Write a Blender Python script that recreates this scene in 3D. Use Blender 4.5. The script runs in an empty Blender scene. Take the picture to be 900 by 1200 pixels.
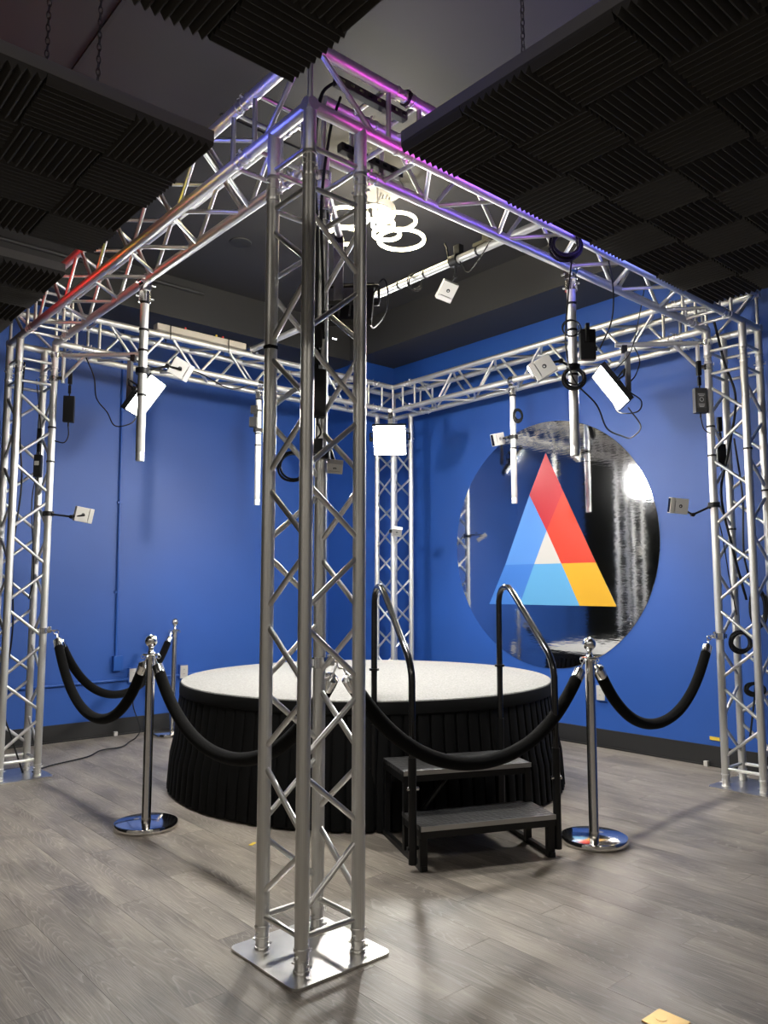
import bpy, bmesh, math, random
from mathutils import Vector, Matrix
random.seed(7)
sc = bpy.context.scene
COL = sc.collection
PI = math.pi

# ------------------------------------------------------------------ camera, world, exposure
cam_data = bpy.data.cameras.new('camera')
cam_data.sensor_fit = 'VERTICAL'
cam_data.sensor_height = 36.0
cam_data.lens = 915.27 / 1200 * 36.0
cam_data.clip_start = 0.05
camera = bpy.data.objects.new('camera', cam_data)
COL.objects.link(camera)
CAM = Vector((-1.694, -2.340, 1.255))
yaw, pitch = 0.85394, 0.10145
fwd = Vector((math.cos(yaw) * math.cos(pitch), math.sin(yaw) * math.cos(pitch), math.sin(pitch)))
rgt = Vector((math.sin(yaw), -math.cos(yaw), 0))
upv = rgt.cross(fwd)
camera.matrix_world = Matrix(((rgt.x, upv.x, -fwd.x, CAM.x), (rgt.y, upv.y, -fwd.y, CAM.y),
                              (rgt.z, upv.z, -fwd.z, CAM.z), (0, 0, 0, 1)))
sc.camera = camera
world = bpy.data.worlds.new('world')
sc.world = world
world.use_nodes = True
world.node_tree.nodes['Background'].inputs[0].default_value = (0.6, 0.62, 0.7, 1)
world.node_tree.nodes['Background'].inputs[1].default_value = 0.05
sc.view_settings.view_transform = 'Standard'
sc.view_settings.look = 'None'
sc.view_settings.gamma = 1
sc.view_settings.use_curve_mapping = False
sc.view_settings.exposure = 2.0
PANEL_LIGHT = 66.0      # radiance of the four square studio panels
RING_LIGHT = 11.0       # ceiling ring lamp
TAPE_LIGHT = 6.0        # coloured tape lights on the ceiling panels
FILL_LIGHT = 110.0       # fill lights added in the unseen part of the room

# ------------------------------------------------------------------ materials
MATS = {}


def mat(name, color, rough=0.5, metal=0.0, emit=None, strength=0.0, spec=0.5, noise=None, bump=None, sheen=0.0, coat=0.0):
    """Principled material; noise=(scale, amount) varies the colour, bump=(scale, strength)."""
    if name in MATS:
        return MATS[name]
    m = bpy.data.materials.new(name)
    m.use_nodes = True
    nt = m.node_tree
    b = nt.nodes['Principled BSDF']
    b.inputs['Base Color'].default_value = (*color, 1)
    b.inputs['Roughness'].default_value = rough
    b.inputs['Metallic'].default_value = metal
    b.inputs['Specular IOR Level'].default_value = spec
    if sheen:
        b.inputs['Sheen Weight'].default_value = sheen
        b.inputs['Sheen Roughness'].default_value = 0.4
    if coat:
        b.inputs['Coat Weight'].default_value = coat
    if emit:
        b.inputs['Emission Color'].default_value = (*emit, 1)
        b.inputs['Emission Strength'].default_value = strength
    tc = nt.nodes.new('ShaderNodeTexCoord')
    if noise:
        n = nt.nodes.new('ShaderNodeTexNoise')
        n.inputs['Scale'].default_value = noise[0]
        n.inputs['Detail'].default_value = 6
        r = nt.nodes.new('ShaderNodeValToRGB')
        r.color_ramp.elements[0].color = (*[c * (1 - noise[1]) for c in color], 1)
        r.color_ramp.elements[1].color = (*[min(1, c * (1 + noise[1])) for c in color], 1)
        r.color_ramp.elements[0].position = 0.3
        r.color_ramp.elements[1].position = 0.7
        nt.links.new(tc.outputs['Object'], n.inputs['Vector'])
        nt.links.new(n.outputs['Fac'], r.inputs['Fac'])
        nt.links.new(r.outputs['Color'], b.inputs['Base Color'])
    if bump:
        n2 = nt.nodes.new('ShaderNodeTexNoise')
        n2.inputs['Scale'].default_value = bump[0]
        n2.inputs['Detail'].default_value = 4
        bp = nt.nodes.new('ShaderNodeBump')
        bp.inputs['Strength'].default_value = bump[1]
        bp.inputs['Distance'].default_value = 0.01
        nt.links.new(tc.outputs['Object'], n2.inputs['Vector'])
        nt.links.new(n2.outputs['Fac'], bp.inputs['Height'])
        nt.links.new(bp.outputs['Normal'], b.inputs['Normal'])
    MATS[name] = m
    return m


ALU = mat('brushed aluminium', (0.70, 0.695, 0.67), 0.44, 0.84, noise=(9, 0.10))
ALU2 = mat('aluminium lacing', (0.74, 0.735, 0.72), 0.36, 0.95)
CHROME = mat('chrome', (0.82, 0.82, 0.81), 0.17, 1.0)
STEEL = mat('polished stainless', (0.76, 0.73, 0.69), 0.20, 1.0)
PLATE = mat('plate aluminium', (0.72, 0.71, 0.69), 0.3, 1.0, noise=(14, 0.08))
BLUE = mat('blue wall paint', (0.016, 0.082, 0.36), 0.48, spec=0.62, noise=(1.3, 0.06), bump=(60, 0.04))
BLUEBOX = mat('blue painted metal', (0.016, 0.083, 0.36), 0.38)
CEIL = mat('charcoal ceiling paint', (0.047, 0.045, 0.045), 0.6, noise=(0.8, 0.12))
SOFF = mat('charcoal soffit paint', (0.040, 0.039, 0.038), 0.55)
DARKWALL = mat('dark grey wall paint', (0.016, 0.019, 0.016), 0.6)
GREYWALL = mat('grey wall paint', (0.45, 0.44, 0.42), 0.7)
BASEB = mat('black rubber baseboard', (0.018, 0.018, 0.019), 0.45)
FOAM = mat('charcoal acoustic foam', (0.052, 0.049, 0.045), 0.9, spec=0.15)
BOARD = mat('grey panel board', (0.13, 0.125, 0.115), 0.8)
BLACKM = mat('black powder coat', (0.0045, 0.0045, 0.005), 0.42, spec=0.3)
GLOSSB = mat('gloss black enamel', (0.006, 0.006, 0.0065), 0.2, spec=0.6, coat=0.3)
BLACKP = mat('black plastic', (0.007, 0.007, 0.0075), 0.45, spec=0.35)
RUBBER = mat('black cable rubber', (0.005, 0.005, 0.005), 0.5, spec=0.3)
SKIRT = mat('black skirt cloth', (0.0020, 0.0020, 0.0021), 0.8, spec=0.15)
VELVET = mat('black velvet', (0.0022, 0.0021, 0.002), 0.9, spec=0.1, sheen=0.035, bump=(180, 0.25))
CARPET = mat('pale grey carpet', (0.30, 0.295, 0.285), 0.95, spec=0.1, noise=(90, 0.22), bump=(160, 0.6))
WHITEP = mat('white plastic', (0.50, 0.485, 0.455), 0.4)
GREYP = mat('grey plastic', (0.10, 0.10, 0.105), 0.4)
LABELG = mat('grey printed label', (0.10, 0.10, 0.10), 0.5)
PRINT = mat('white print', (0.6, 0.6, 0.6), 0.5)
INK = mat('dark print', (0.03, 0.03, 0.03), 0.5)
LENS = mat('black glass', (0.004, 0.004, 0.005), 0.06)
REDGL = mat('reddish sensor window', (0.16, 0.02, 0.02), 0.2)
BEIGE = mat('cream painted metal', (0.45, 0.41, 0.34), 0.5)
BRASS = mat('brass', (0.5, 0.34, 0.14), 0.4, 1.0)
YTAPE = mat('yellow tape', (0.7, 0.5, 0.05), 0.6)
DIAMOND = None
LEDFACE = mat('lit panel face', (0.9, 0.9, 0.9), 0.5, emit=(1.0, 0.975, 0.92), strength=PANEL_LIGHT)
RINGLIT = mat('lit ring diffuser', (0.9, 0.9, 0.85), 0.4, emit=(1.0, 0.86, 0.56), strength=RING_LIGHT)
GLOBE = mat('opal glass shade', (0.9, 0.88, 0.8), 0.25, emit=(1.0, 0.88, 0.62), strength=0.16)
FILL_LENS = mat('lit downlight lens', (0.9, 0.9, 0.85), 0.4, emit=(1.0, 0.93, 0.82), strength=FILL_LIGHT)
DISPLAY = mat('lit display', (0.8, 0.8, 0.8), 0.4, emit=(1, 1, 1), strength=2.0)


TPOW = dict(yellow=.6, blue=2.6, indigo=2.0, violet=1.8, magenta=1.2, ice=.8, lime=.6, rose=.35, red=.9)


def tape_mat(name, c):
    return mat(name, c, 0.5, emit=c, strength=TAPE_LIGHT * TPOW.get(name.split()[0], 1))


def diamond_mat():
    m = bpy.data.materials.new('diamond tread plate')
    m.use_nodes = True
    nt = m.node_tree
    b = nt.nodes['Principled BSDF']
    b.inputs['Base Color'].default_value = (0.022, 0.022, 0.023, 1)
    b.inputs['Roughness'].default_value = 0.42
    b.inputs['Specular IOR Level'].default_value = 0.6
    tc = nt.nodes.new('ShaderNodeTexCoord')
    v = nt.nodes.new('ShaderNodeTexVoronoi')
    v.inputs['Scale'].default_value = 55
    bp = nt.nodes.new('ShaderNodeBump')
    bp.inputs['Strength'].default_value = 0.7
    bp.inputs['Distance'].default_value = 0.004
    nt.links.new(tc.outputs['Object'], v.inputs['Vector'])
    nt.links.new(v.outputs['Distance'], bp.inputs['Height'])
    nt.links.new(bp.outputs['Normal'], b.inputs['Normal'])
    return m


DIAMOND = diamond_mat()


def floor_mat():
    """Weathered grey-brown vinyl wood; grain runs along the plank (local y), each plank its own tint and offset."""
    m = bpy.data.materials.new('grey wood plank')
    m.use_nodes = True
    nt = m.node_tree
    N, L = nt.nodes, nt.links
    b = N['Principled BSDF']
    tc = N.new('ShaderNodeTexCoord')
    oi = N.new('ShaderNodeObjectInfo')
    mul = N.new('ShaderNodeMath'); mul.operation = 'MULTIPLY'; mul.inputs[1].default_value = 37.0
    L.new(oi.outputs['Random'], mul.inputs[0])
    cmb = N.new('ShaderNodeCombineXYZ')
    L.new(mul.outputs[0], cmb.inputs['X']); L.new(mul.outputs[0], cmb.inputs['Z'])
    add = N.new('ShaderNodeVectorMath'); add.operation = 'ADD'
    L.new(tc.outputs['Object'], add.inputs[0]); L.new(cmb.outputs[0], add.inputs[1])
    # broad tone
    mp1 = N.new('ShaderNodeMapping'); mp1.inputs['Scale'].default_value = (7, 1.9, 1)
    n1 = N.new('ShaderNodeTexNoise'); n1.inputs['Scale'].default_value = 1.0; n1.inputs['Detail'].default_value = 5
    L.new(add.outputs[0], mp1.inputs['Vector']); L.new(mp1.outputs[0], n1.inputs['Vector'])
    # fine fibre
    mp2 = N.new('ShaderNodeMapping'); mp2.inputs['Scale'].default_value = (210, 7, 1)
    n2 = N.new('ShaderNodeTexNoise'); n2.inputs['Scale'].default_value = 1.0; n2.inputs['Detail'].default_value = 8; n2.inputs['Roughness'].default_value = 0.68
    L.new(add.outputs[0], mp2.inputs['Vector']); L.new(mp2.outputs[0], n2.inputs['Vector'])
    # cathedral grain lines
    mp3 = N.new('ShaderNodeMapping'); mp3.inputs['Scale'].default_value = (26, 2.4, 1)
    n3 = N.new('ShaderNodeTexNoise'); n3.inputs['Scale'].default_value = 0.32; n3.inputs['Detail'].default_value = 1.5
    L.new(add.outputs[0], mp3.inputs['Vector']); L.new(mp3.outputs[0], n3.inputs['Vector'])
    m3 = N.new('ShaderNodeMath'); m3.operation = 'MULTIPLY'; m3.inputs[1].default_value = 34
    fr = N.new('ShaderNodeMath'); fr.operation = 'FRACT'
    L.new(n3.outputs['Fac'], m3.inputs[0]); L.new(m3.outputs[0], fr.inputs[0])
    rmp3 = N.new('ShaderNodeValToRGB')
    rmp3.color_ramp.elements[0].position = 0.0; rmp3.color_ramp.elements[0].color = (1, 1, 1, 1)
    rmp3.color_ramp.elements[1].position = 0.35; rmp3.color_ramp.elements[1].color = (0, 0, 0, 1)
    L.new(fr.outputs[0], rmp3.inputs['Fac'])
    ramp = N.new('ShaderNodeValToRGB')
    ramp.color_ramp.elements[0].position = 0.32; ramp.color_ramp.elements[0].color = (0.130, 0.112, 0.097, 1)
    ramp.color_ramp.elements[1].position = 0.66; ramp.color_ramp.elements[1].color = (0.278, 0.245, 0.204, 1)
    L.new(n1.outputs['Fac'], ramp.inputs['Fac'])
    mix1 = N.new('ShaderNodeMix'); mix1.data_type = 'RGBA'; mix1.blend_type = 'OVERLAY'; mix1.inputs[0].default_value = 1.0
    L.new(ramp.outputs['Color'], mix1.inputs[6]); L.new(n2.outputs['Color'], mix1.inputs[7])
    bw = N.new('ShaderNodeRGBToBW'); L.new(n2.outputs['Color'], bw.inputs[0])
    rb = N.new('ShaderNodeCombineColor')
    for k in range(3):
        L.new(bw.outputs[0], rb.inputs[k])
    L.new(rb.outputs[0], mix1.inputs[7])
    mask = N.new('ShaderNodeMath'); mask.operation = 'MULTIPLY'
    L.new(rmp3.outputs['Color'], mask.inputs[0]); L.new(n2.outputs['Fac'], mask.inputs[1])
    mk2 = N.new('ShaderNodeMath'); mk2.operation = 'MULTIPLY'; mk2.inputs[1].default_value = 0.55
    L.new(mask.outputs[0], mk2.inputs[0])
    mix2 = N.new('ShaderNodeMix'); mix2.data_type = 'RGBA'
    L.new(mk2.outputs[0], mix2.inputs[0]); L.new(mix1.outputs[2], mix2.inputs[6])
    mix2.inputs[7].default_value = (0.52, 0.47, 0.42, 1)
    # plank tint
    tint = N.new('ShaderNodeMapRange'); tint.inputs['To Min'].default_value = 0.95; tint.inputs['To Max'].default_value = 1.05
    L.new(oi.outputs['Random'], tint.inputs['Value'])
    hsv = N.new('ShaderNodeHueSaturation')
    L.new(tint.outputs[0], hsv.inputs['Value']); L.new(mix2.outputs[2], hsv.inputs['Color'])
    L.new(hsv.outputs[0], b.inputs['Base Color'])
    b.inputs['Roughness'].default_value = 0.42
    b.inputs['Specular IOR Level'].default_value = 0.45
    bp = N.new('ShaderNodeBump'); bp.inputs['Strength'].default_value = 0.35; bp.inputs['Distance'].default_value = 0.002
    L.new(n2.outputs['Fac'], bp.inputs['Height']); L.new(bp.outputs[0], b.inputs['Normal'])
    return m


FLOORM = floor_mat()


def mirror_mat():
    m = bpy.data.materials.new('wavy mirror film')
    m.use_nodes = True
    nt = m.node_tree
    b = nt.nodes['Principled BSDF']
    b.inputs['Base Color'].default_value = (0.74, 0.75, 0.76, 1)
    b.inputs['Metallic'].default_value = 1
    b.inputs['Roughness'].default_value = 0.05
    tc = nt.nodes.new('ShaderNodeTexCoord')
    n = nt.nodes.new('ShaderNodeTexNoise'); n.inputs['Scale'].default_value = 1.0; n.inputs['Detail'].default_value = 2
    mp = nt.nodes.new('ShaderNodeMapping'); mp.inputs['Scale'].default_value = (10, 9, 60)
    nt.links.new(tc.outputs['Object'], mp.inputs['Vector'])
    bp = nt.nodes.new('ShaderNodeBump'); bp.inputs['Strength'].default_value = 0.03; bp.inputs['Distance'].default_value = 0.01
    nt.links.new(mp.outputs[0], n.inputs['Vector']); nt.links.new(n.outputs['Fac'], bp.inputs['Height'])
    nt.links.new(bp.outputs[0], b.inputs['Normal'])
    return m


MIRROR = mirror_mat()

# ------------------------------------------------------------------ helpers
W = {}          # world matrix of each object that can be a parent


def tag(o, label=None, cat=None, group=None, kind=None):
    if label: o['label'] = label
    if cat: o['category'] = cat
    if group: o['group'] = group
    if kind: o['kind'] = kind
    return o


def link(o, M, parent=None):
    COL.objects.link(o)
    W[o.name] = M
    if parent is not None:
        o.parent = parent
        o.matrix_basis = W[parent.name].inverted() @ M
    else:
        o.matrix_basis = M
    return o


def thing(name, loc, label, cat, group=None, rot=None, kind=None):
    o = bpy.data.objects.new(name, None)
    o.empty_display_size = 0.1
    M = Matrix.Translation(Vector(loc))
    if rot is not None:
        M = M @ rot.to_4x4()
    link(o, M)
    return tag(o, label, cat, group, kind)


def frame_matrix(x, y, z):
    return Matrix(((x.x, y.x, z.x), (x.y, y.y, z.y), (x.z, y.z, z.z)))


def axis_matrix(p0, p1):
    z = (p1 - p0).normalized()
    ref = Vector((0, 0, 1)) if abs(z.z) < 0.95 else Vector((1, 0, 0))
    x = ref.cross(z).normalized()
    y = z.cross(x)
    return frame_matrix(x, y, z)


_unit = {}


def unit_cyl(n, m, hollow=False):
    key = (n, m.name, hollow)
    if key in _unit:
        return _unit[key]
    me = bpy.data.meshes.new('tube')
    v, f = [], []
    for k in range(n):
        a = 2 * PI * k / n
        v += [(math.cos(a), math.sin(a), 0), (math.cos(a), math.sin(a), 1)]
    for k in range(n):
        j = (k + 1) % n
        f.append((2 * k, 2 * j, 2 * j + 1, 2 * k + 1))
    f.append(tuple(2 * k for k in range(n))[::-1])
    f.append(tuple(2 * k + 1 for k in range(n)))
    me.from_pydata(v, [], f)
    for p in me.polygons:
        p.use_smooth = len(p.vertices) == 4
    me.materials.append(m)
    _unit[key] = me
    return me


def rod(name, p0, p1, r, m, parent=None, n=16):
    p0, p1 = Vector(p0), Vector(p1)
    o = bpy.data.objects.new(name, unit_cyl(n, m))
    M = Matrix.Translation(p0) @ axis_matrix(p0, p1).to_4x4() @ Matrix.Diagonal((r, r, (p1 - p0).length, 1))
    return link(o, M, parent)


class MB:
    """Collects shapes in world coordinates, then builds them as one mesh object."""
    def __init__(s):
        s.v, s.f, s.mi, s.sm = [], [], [], []

    def poly(s, pts, mi=0, smooth=False):
        b = len(s.v)
        s.v += [Vector(p) for p in pts]
        s.f.append(tuple(range(b, b + len(pts)))); s.mi.append(mi); s.sm.append(smooth)
        return s

    def add(s, verts, faces, mi=0, smooth=False):
        b = len(s.v)
        s.v += [Vector(p) for p in verts]
        for f in faces:
            s.f.append(tuple(i + b for i in f)); s.mi.append(mi)
            s.sm.append(smooth if isinstance(smooth, bool) else smooth(f))
        return s

    def box(s, c, size, rot=None, mi=0, bevel=0.0):
        bm = bmesh.new()
        bmesh.ops.create_cube(bm, size=1)
        for v in bm.verts:
            v.co = Vector((v.co.x * size[0], v.co.y * size[1], v.co.z * size[2]))
        if bevel:
            bmesh.ops.bevel(bm, geom=bm.edges[:], offset=bevel, segments=2, affect='EDGES', profile=0.7)
        bm.verts.ensure_lookup_table()
        R = rot if rot is not None else Matrix.Identity(3)
        c = Vector(c)
        s.add([R @ v.co + c for v in bm.verts], [[v.index for v in f.verts] for f in bm.faces], mi, False)
        bm.free()
        return s

    def tube(s, pts, r, n=8, mi=0, cap=True):
        pts = [Vector(p) for p in pts]
        rs = r if isinstance(r, (list, tuple)) else [r] * len(pts)
        vs, fs = [], []
        x = None
        for i, p in enumerate(pts):
            t = (pts[min(i + 1, len(pts) - 1)] - pts[max(i - 1, 0)])
            t = t.normalized() if t.length > 1e-9 else Vector((0, 0, 1))
            if x is None:
                ref = Vector((0, 0, 1)) if abs(t.z) < 0.9 else Vector((1, 0, 0))
                x = ref.cross(t).normalized()
            else:
                x = (x - t * x.dot(t))
                x = x.normalized() if x.length > 1e-6 else t.orthogonal().normalized()
            y = t.cross(x)
            for k in range(n):
                a = 2 * PI * k / n
                vs.append(p + (x * math.cos(a) + y * math.sin(a)) * rs[i])
        for i in range(len(pts) - 1):
            for k in range(n):
                j = (k + 1) % n
                fs.append((i * n + k, i * n + j, (i + 1) * n + j, (i + 1) * n + k))
        s.add(vs, fs, mi, True)
        if cap:
            b = len(pts) - 1
            s.poly(vs[:n][::-1], mi); s.poly(vs[b * n:b * n + n], mi)
        return s

    def cyl(s, p0, p1, r, n=16, mi=0):
        return s.tube([p0, p1], r, n, mi)

    def lathe(s, prof, n=32, base=(0, 0, 0), rot=None, mi=0, smooth=True):
        R = rot if rot is not None else Matrix.Identity(3)
        base = Vector(base)
        vs, fs = [], []
        for (r, z) in prof:
            for k in range(n):
                a = 2 * PI * k / n
                vs.append(R @ Vector((r * math.cos(a), r * math.sin(a), z)) + base)
        for i in range(len(prof) - 1):
            for k in range(n):
                j = (k + 1) % n
                fs.append((i * n + k, i * n + j, (i + 1) * n + j, (i + 1) * n + k))
        s.add(vs, fs, mi, smooth)
        return s

    def ring(s, c, R, r, nrm=(0, 0, 1), n=32, m=8, mi=0, squash=None):
        c = Vector(c); z = Vector(nrm).normalized()
        x = z.orthogonal().normalized(); y = z.cross(x)
        vs, fs = [], []
        for i in range(n):
            a = 2 * PI * i / n
            d = x * math.cos(a) + y * math.sin(a)
            for k in range(m):
                b = 2 * PI * k / m
                if squash:
                    vs.append(c + d * (R + r * math.cos(b)) + z * squash * math.sin(b))
                else:
                    vs.append(c + d * (R + r * math.cos(b)) + z * r * math.sin(b))
        for i in range(n):
            for k in range(m):
                i2, k2 = (i + 1) % n, (k + 1) % m
                fs.append((i * m + k, i2 * m + k, i2 * m + k2, i * m + k2))
        return s.add(vs, fs, mi, True)

    def build(s, name, m, parent=None, origin=None, sharp=None):
        me = bpy.data.meshes.new(name)
        if parent is not None:
            M = W[parent.name].copy()
        else:
            M = Matrix.Translation(Vector(origin)) if origin is not None else Matrix.Identity(4)
        inv = M.inverted()
        me.from_pydata([inv @ v for v in s.v], [], s.f)
        for mm in (m if isinstance(m, (list, tuple)) else [m]):
            me.materials.append(mm)
        for p, i, q in zip(me.polygons, s.mi, s.sm):
            p.material_index = i
            p.use_smooth = q
        bm = bmesh.new(); bm.from_mesh(me)
        bmesh.ops.remove_doubles(bm, verts=bm.verts, dist=1e-6)
        bmesh.ops.recalc_face_normals(bm, faces=bm.faces)
        bm.to_mesh(me); bm.free()
        if any(s.sm):
            me.set_sharp_from_angle(angle=math.radians(sharp or 40))
        o = bpy.data.objects.new(name, me)
        return link(o, M, parent)


def copy_tree(o, M=None, parent=None):
    c = o.copy()
    COL.objects.link(c)
    if parent is not None:
        c.parent = parent
        c.matrix_basis = o.matrix_basis.copy()
        W[c.name] = W[parent.name] @ o.matrix_basis
    else:
        c.matrix_basis = M
        W[c.name] = M
    for ch in list(o.children):
        copy_tree(ch, None, c)
    return c


def smooth_path(pts, n=8):
    """Catmull-Rom through the points."""
    P = [Vector(p) for p in pts]
    P = [P[0] * 2 - P[1]] + P + [P[-1] * 2 - P[-2]]
    out = []
    for i in range(1, len(P) - 2):
        for k in range(n):
            t = k / n
            a, b, c, d = P[i - 1], P[i], P[i + 1], P[i + 2]
            out.append(0.5 * ((2 * b) + (c - a) * t + (2 * a - 5 * b + 4 * c - d) * t * t + (3 * b - a - 3 * c + d) * t ** 3))
    out.append(P[-2])
    return out


def cable(pts, label, r=0.005, group=None, name='cable', m=None, parent=None, n=6):
    o = MB().tube(smooth_path(pts), r, n).build(name, m or RUBBER, parent, origin=None if parent else pts[0])
    if parent is None:
        tag(o, label, 'cable', group)
    return o


# ------------------------------------------------------------------ room shell
XR, YL, ZC = 3.91, 4.50, 4.08          # right wall, left wall, ceiling
XW, YB = -6.0, -6.5                     # far sides of the room, behind the camera
S, SY = 3.494, 3.460                    # tower spacing
A = 0.12                                # half spacing of the truss tubes
H = 3.034                               # height of the lower beam tubes


def struct(name, mb, m, label=None, origin=None):
    o = mb.build(name, m, None, origin)
    return tag(o, label, None, None, 'structure')


floor = struct('floor', MB().box(((XW + XR) / 2, (YB + 6.6) / 2, -0.03), (XR - XW + 0.2, 6.6 - YB + 0.2, 0.05)),
               mat('dark subfloor', (0.05, 0.047, 0.045), 0.6), 'grey wood plank floor')


# planks: each a part of the floor, sharing one mesh
def plank_mesh(wd, ln):
    mb = MB().box((0, 0, -0.0025), (wd, ln, 0.005))
    me = bpy.data.meshes.new('plank')
    g = 0.00035
    x0, x1, y0, y1 = -wd / 2 + .0001, wd / 2 - .0001, -ln / 2 + .0001, ln / 2 - .0001
    v = [(x0, y0, -.006), (x1, y0, -.006), (x1, y1, -.006), (x0, y1, -.006),
         (x0 + g, y0 + g, 0), (x1 - g, y0 + g, 0), (x1 - g, y1 - g, 0), (x0 + g, y1 - g, 0)]
    f = [(4, 5, 6, 7), (0, 1, 5, 4), (1, 2, 6, 5), (2, 3, 7, 6), (3, 0, 4, 7)]
    me.from_pydata(v, [], f)
    me.materials.append(FLOORM)
    return me


PW, PL = 0.152, 0.914 * 1.35
pm = plank_mesh(PW, PL)
n_pl = 0
ncol = int((XR + 1.75) / PW)
for i in range(ncol):
    x = XR - 0.005 - PW * (i + 0.5)
    off = (i * 0.37 + random.uniform(-0.08, 0.08)) % 1.0 * PL
    y = YL - 0.01 + off - PL / 2
    # the part of each row that the camera can see
    lo = max(-2.3, -2.34 + (x + 1.694) * 0.22 - 0.4)
    while y + PL / 2 > lo and n_pl < 300:
        ln_top = min(y + PL / 2, YL - 0.005)
        if ln_top - (y - PL / 2) > 0.15:
            if ln_top < y + PL / 2 - 1e-6:
                ln = ln_top - (y - PL / 2)
                o = bpy.data.objects.new('plank', plank_mesh(PW, ln))
                link(o, Matrix.Translation((x, ln_top - ln / 2, 0)), floor)
            else:
                o = bpy.data.objects.new('plank', pm)
                link(o, Matrix.Translation((x, y, random.uniform(0, .0004))), floor)
            n_pl += 1
        y -= PL
# the rest of the floor (left and behind the camera) as one sheet of the same boards
rest = MB()
xl = XR - 0.005 - PW * ncol
rest.poly([(XW, YB, -.001), (xl, YB, -.001), (xl, 6.6, -.001), (XW, 6.6, -.001)])
rest.poly([(xl, YB, -.0015), (XR, YB, -.0015), (XR, YL, -.0015), (xl, YL, -.0015)])
o = rest.build('plank_field', FLOORM, floor); o['kind'] = 'stuff'

struct('wall_right', MB().box((XR + .06, (YB + YL) / 2, ZC / 2), (.12, YL - YB + .24, ZC)), BLUE, 'blue painted wall behind the mirror disc')
struct('wall_left', MB().box(((XR - .45) / 2, YL + .06, ZC / 2), (XR + .45, .12, ZC)), BLUE, 'blue painted wall behind the left truss tower')
struct('wall_corner', MB().box(((3.46 + XR) / 2, (3.93 + YL) / 2, ZC / 2), (XR - 3.46, YL - 3.93, ZC)), BLUE, 'blue boxed-out corner pillar')
struct('wall_recess', MB().box(((XW - .45) / 2, 6.6, ZC / 2), (XW * -1 - .45 + .24, .12, ZC)).box((-.45 + .06, (YL + 6.6) / 2 + .1, ZC / 2), (.12, 6.6 - YL - .1, ZC)),
       DARKWALL, 'dark wall beyond the end of the blue wall')
struct('wall_back', MB().box(((XW + XR) / 2, YB - .06, ZC / 2), (XR - XW + .24, .12, ZC)), GREYWALL)
struct('wall_side', MB().box((XW - .06, (YB + 2.0) / 2, ZC / 2), (.12, 2.0 - YB + .24, ZC)), GREYWALL)
struct('wall_far', MB().box((XW - .06, (2.12 + 6.6) / 2, ZC / 2), (.12, 6.6 - 2.12 + .24, ZC)), DARKWALL)
ceiling = struct('ceiling', MB().box(((XW + XR) / 2, (YB + 6.6) / 2, ZC + .05), (XR - XW + .4, 6.6 - YB + .4, .1)), CEIL, 'charcoal painted ceiling')
# dropped soffits along the two blue walls
struct('trim_1', MB().box(((3.36 + XR) / 2, (YB + YL) / 2, (3.70 + ZC) / 2), (XR - 3.36, YL - YB, ZC - 3.70)), SOFF, 'charcoal soffit along the right wall')
struct('trim_2', MB().box(((-.45 + 3.36) / 2, (4.02 + YL) / 2, (3.70 + ZC) / 2), (3.36 + .45, YL - 4.02, ZC - 3.70)), SOFF, 'charcoal soffit along the left wall')
struct('trim_3', MB().cyl((-.45, 4.0, 3.985), (1.62, 4.0, 3.985), .018, 10).cyl((-.45, 3.9, 4.06), (.5, 3.9, 4.06), .012, 8), SOFF, 'thin dark rail along the top of the left soffit')
struct('trim_4', MB().box((1.9, 1.60, ZC - .006), (2.9, .025, .012)).box((-.35, 1.4, ZC - .006), (.02, 1.6, .012)).box((-1.6, 1.98, ZC - .02), (2.6, .05, .04)),
       SOFF, 'dark joint strips across the ceiling')
# baseboards
struct('baseboard_right', MB().box((XR - .006, (YB + 3.93) / 2, .072), (.012, 3.93 - YB, .145)).box((XR - .012, (YB + 3.93) / 2, .006), (.024, 3.93 - YB, .012)), BASEB, 'tall black rubber baseboard')
struct('baseboard_left', MB().box(((-.45 + 3.46) / 2, YL - .006, .072), (3.46 + .45, .012, .145)).box(((-.45 + 3.46) / 2, YL - .012, .006), (3.46 + .45, .024, .012)), BASEB, 'tall black rubber baseboard')
struct('baseboard_corner', MB().box(((3.46 + XR) / 2, 3.924, .072), (XR - 3.46, .012, .145)).box((3.454, (3.93 + YL) / 2, .072), (.012, YL - 3.93, .145)), BASEB)

# ------------------------------------------------------------------ added fill lights
# ceiling discs added out of view to brighten the nearest tower and floor
for i, (x, y, lb) in enumerate([(-3.6, -3.2, 'between the side wall and the back wall'), (-1.2, -4.6, 'beside the back wall'), (-4.6, -1.2, 'along the side wall')]):
    t = thing('fill_light', (x, y, ZC - .012), 'round added ceiling fill light ' + lb, 'fill_light', 'added ceiling fill lights')
    MB().lathe([(.095, 0), (.11, 0), (.11, .012), (.095, .012)], 32, (x, y, ZC - .012)).build('trim_ring', WHITEP, t)
    MB().lathe([(0.0001, .002), (.095, .002)], 32, (x, y, ZC - .012)).build('lens', FILL_LENS, t)

# ------------------------------------------------------------------ truss
TUBE, LACE = 0.0245, 0.0105


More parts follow.
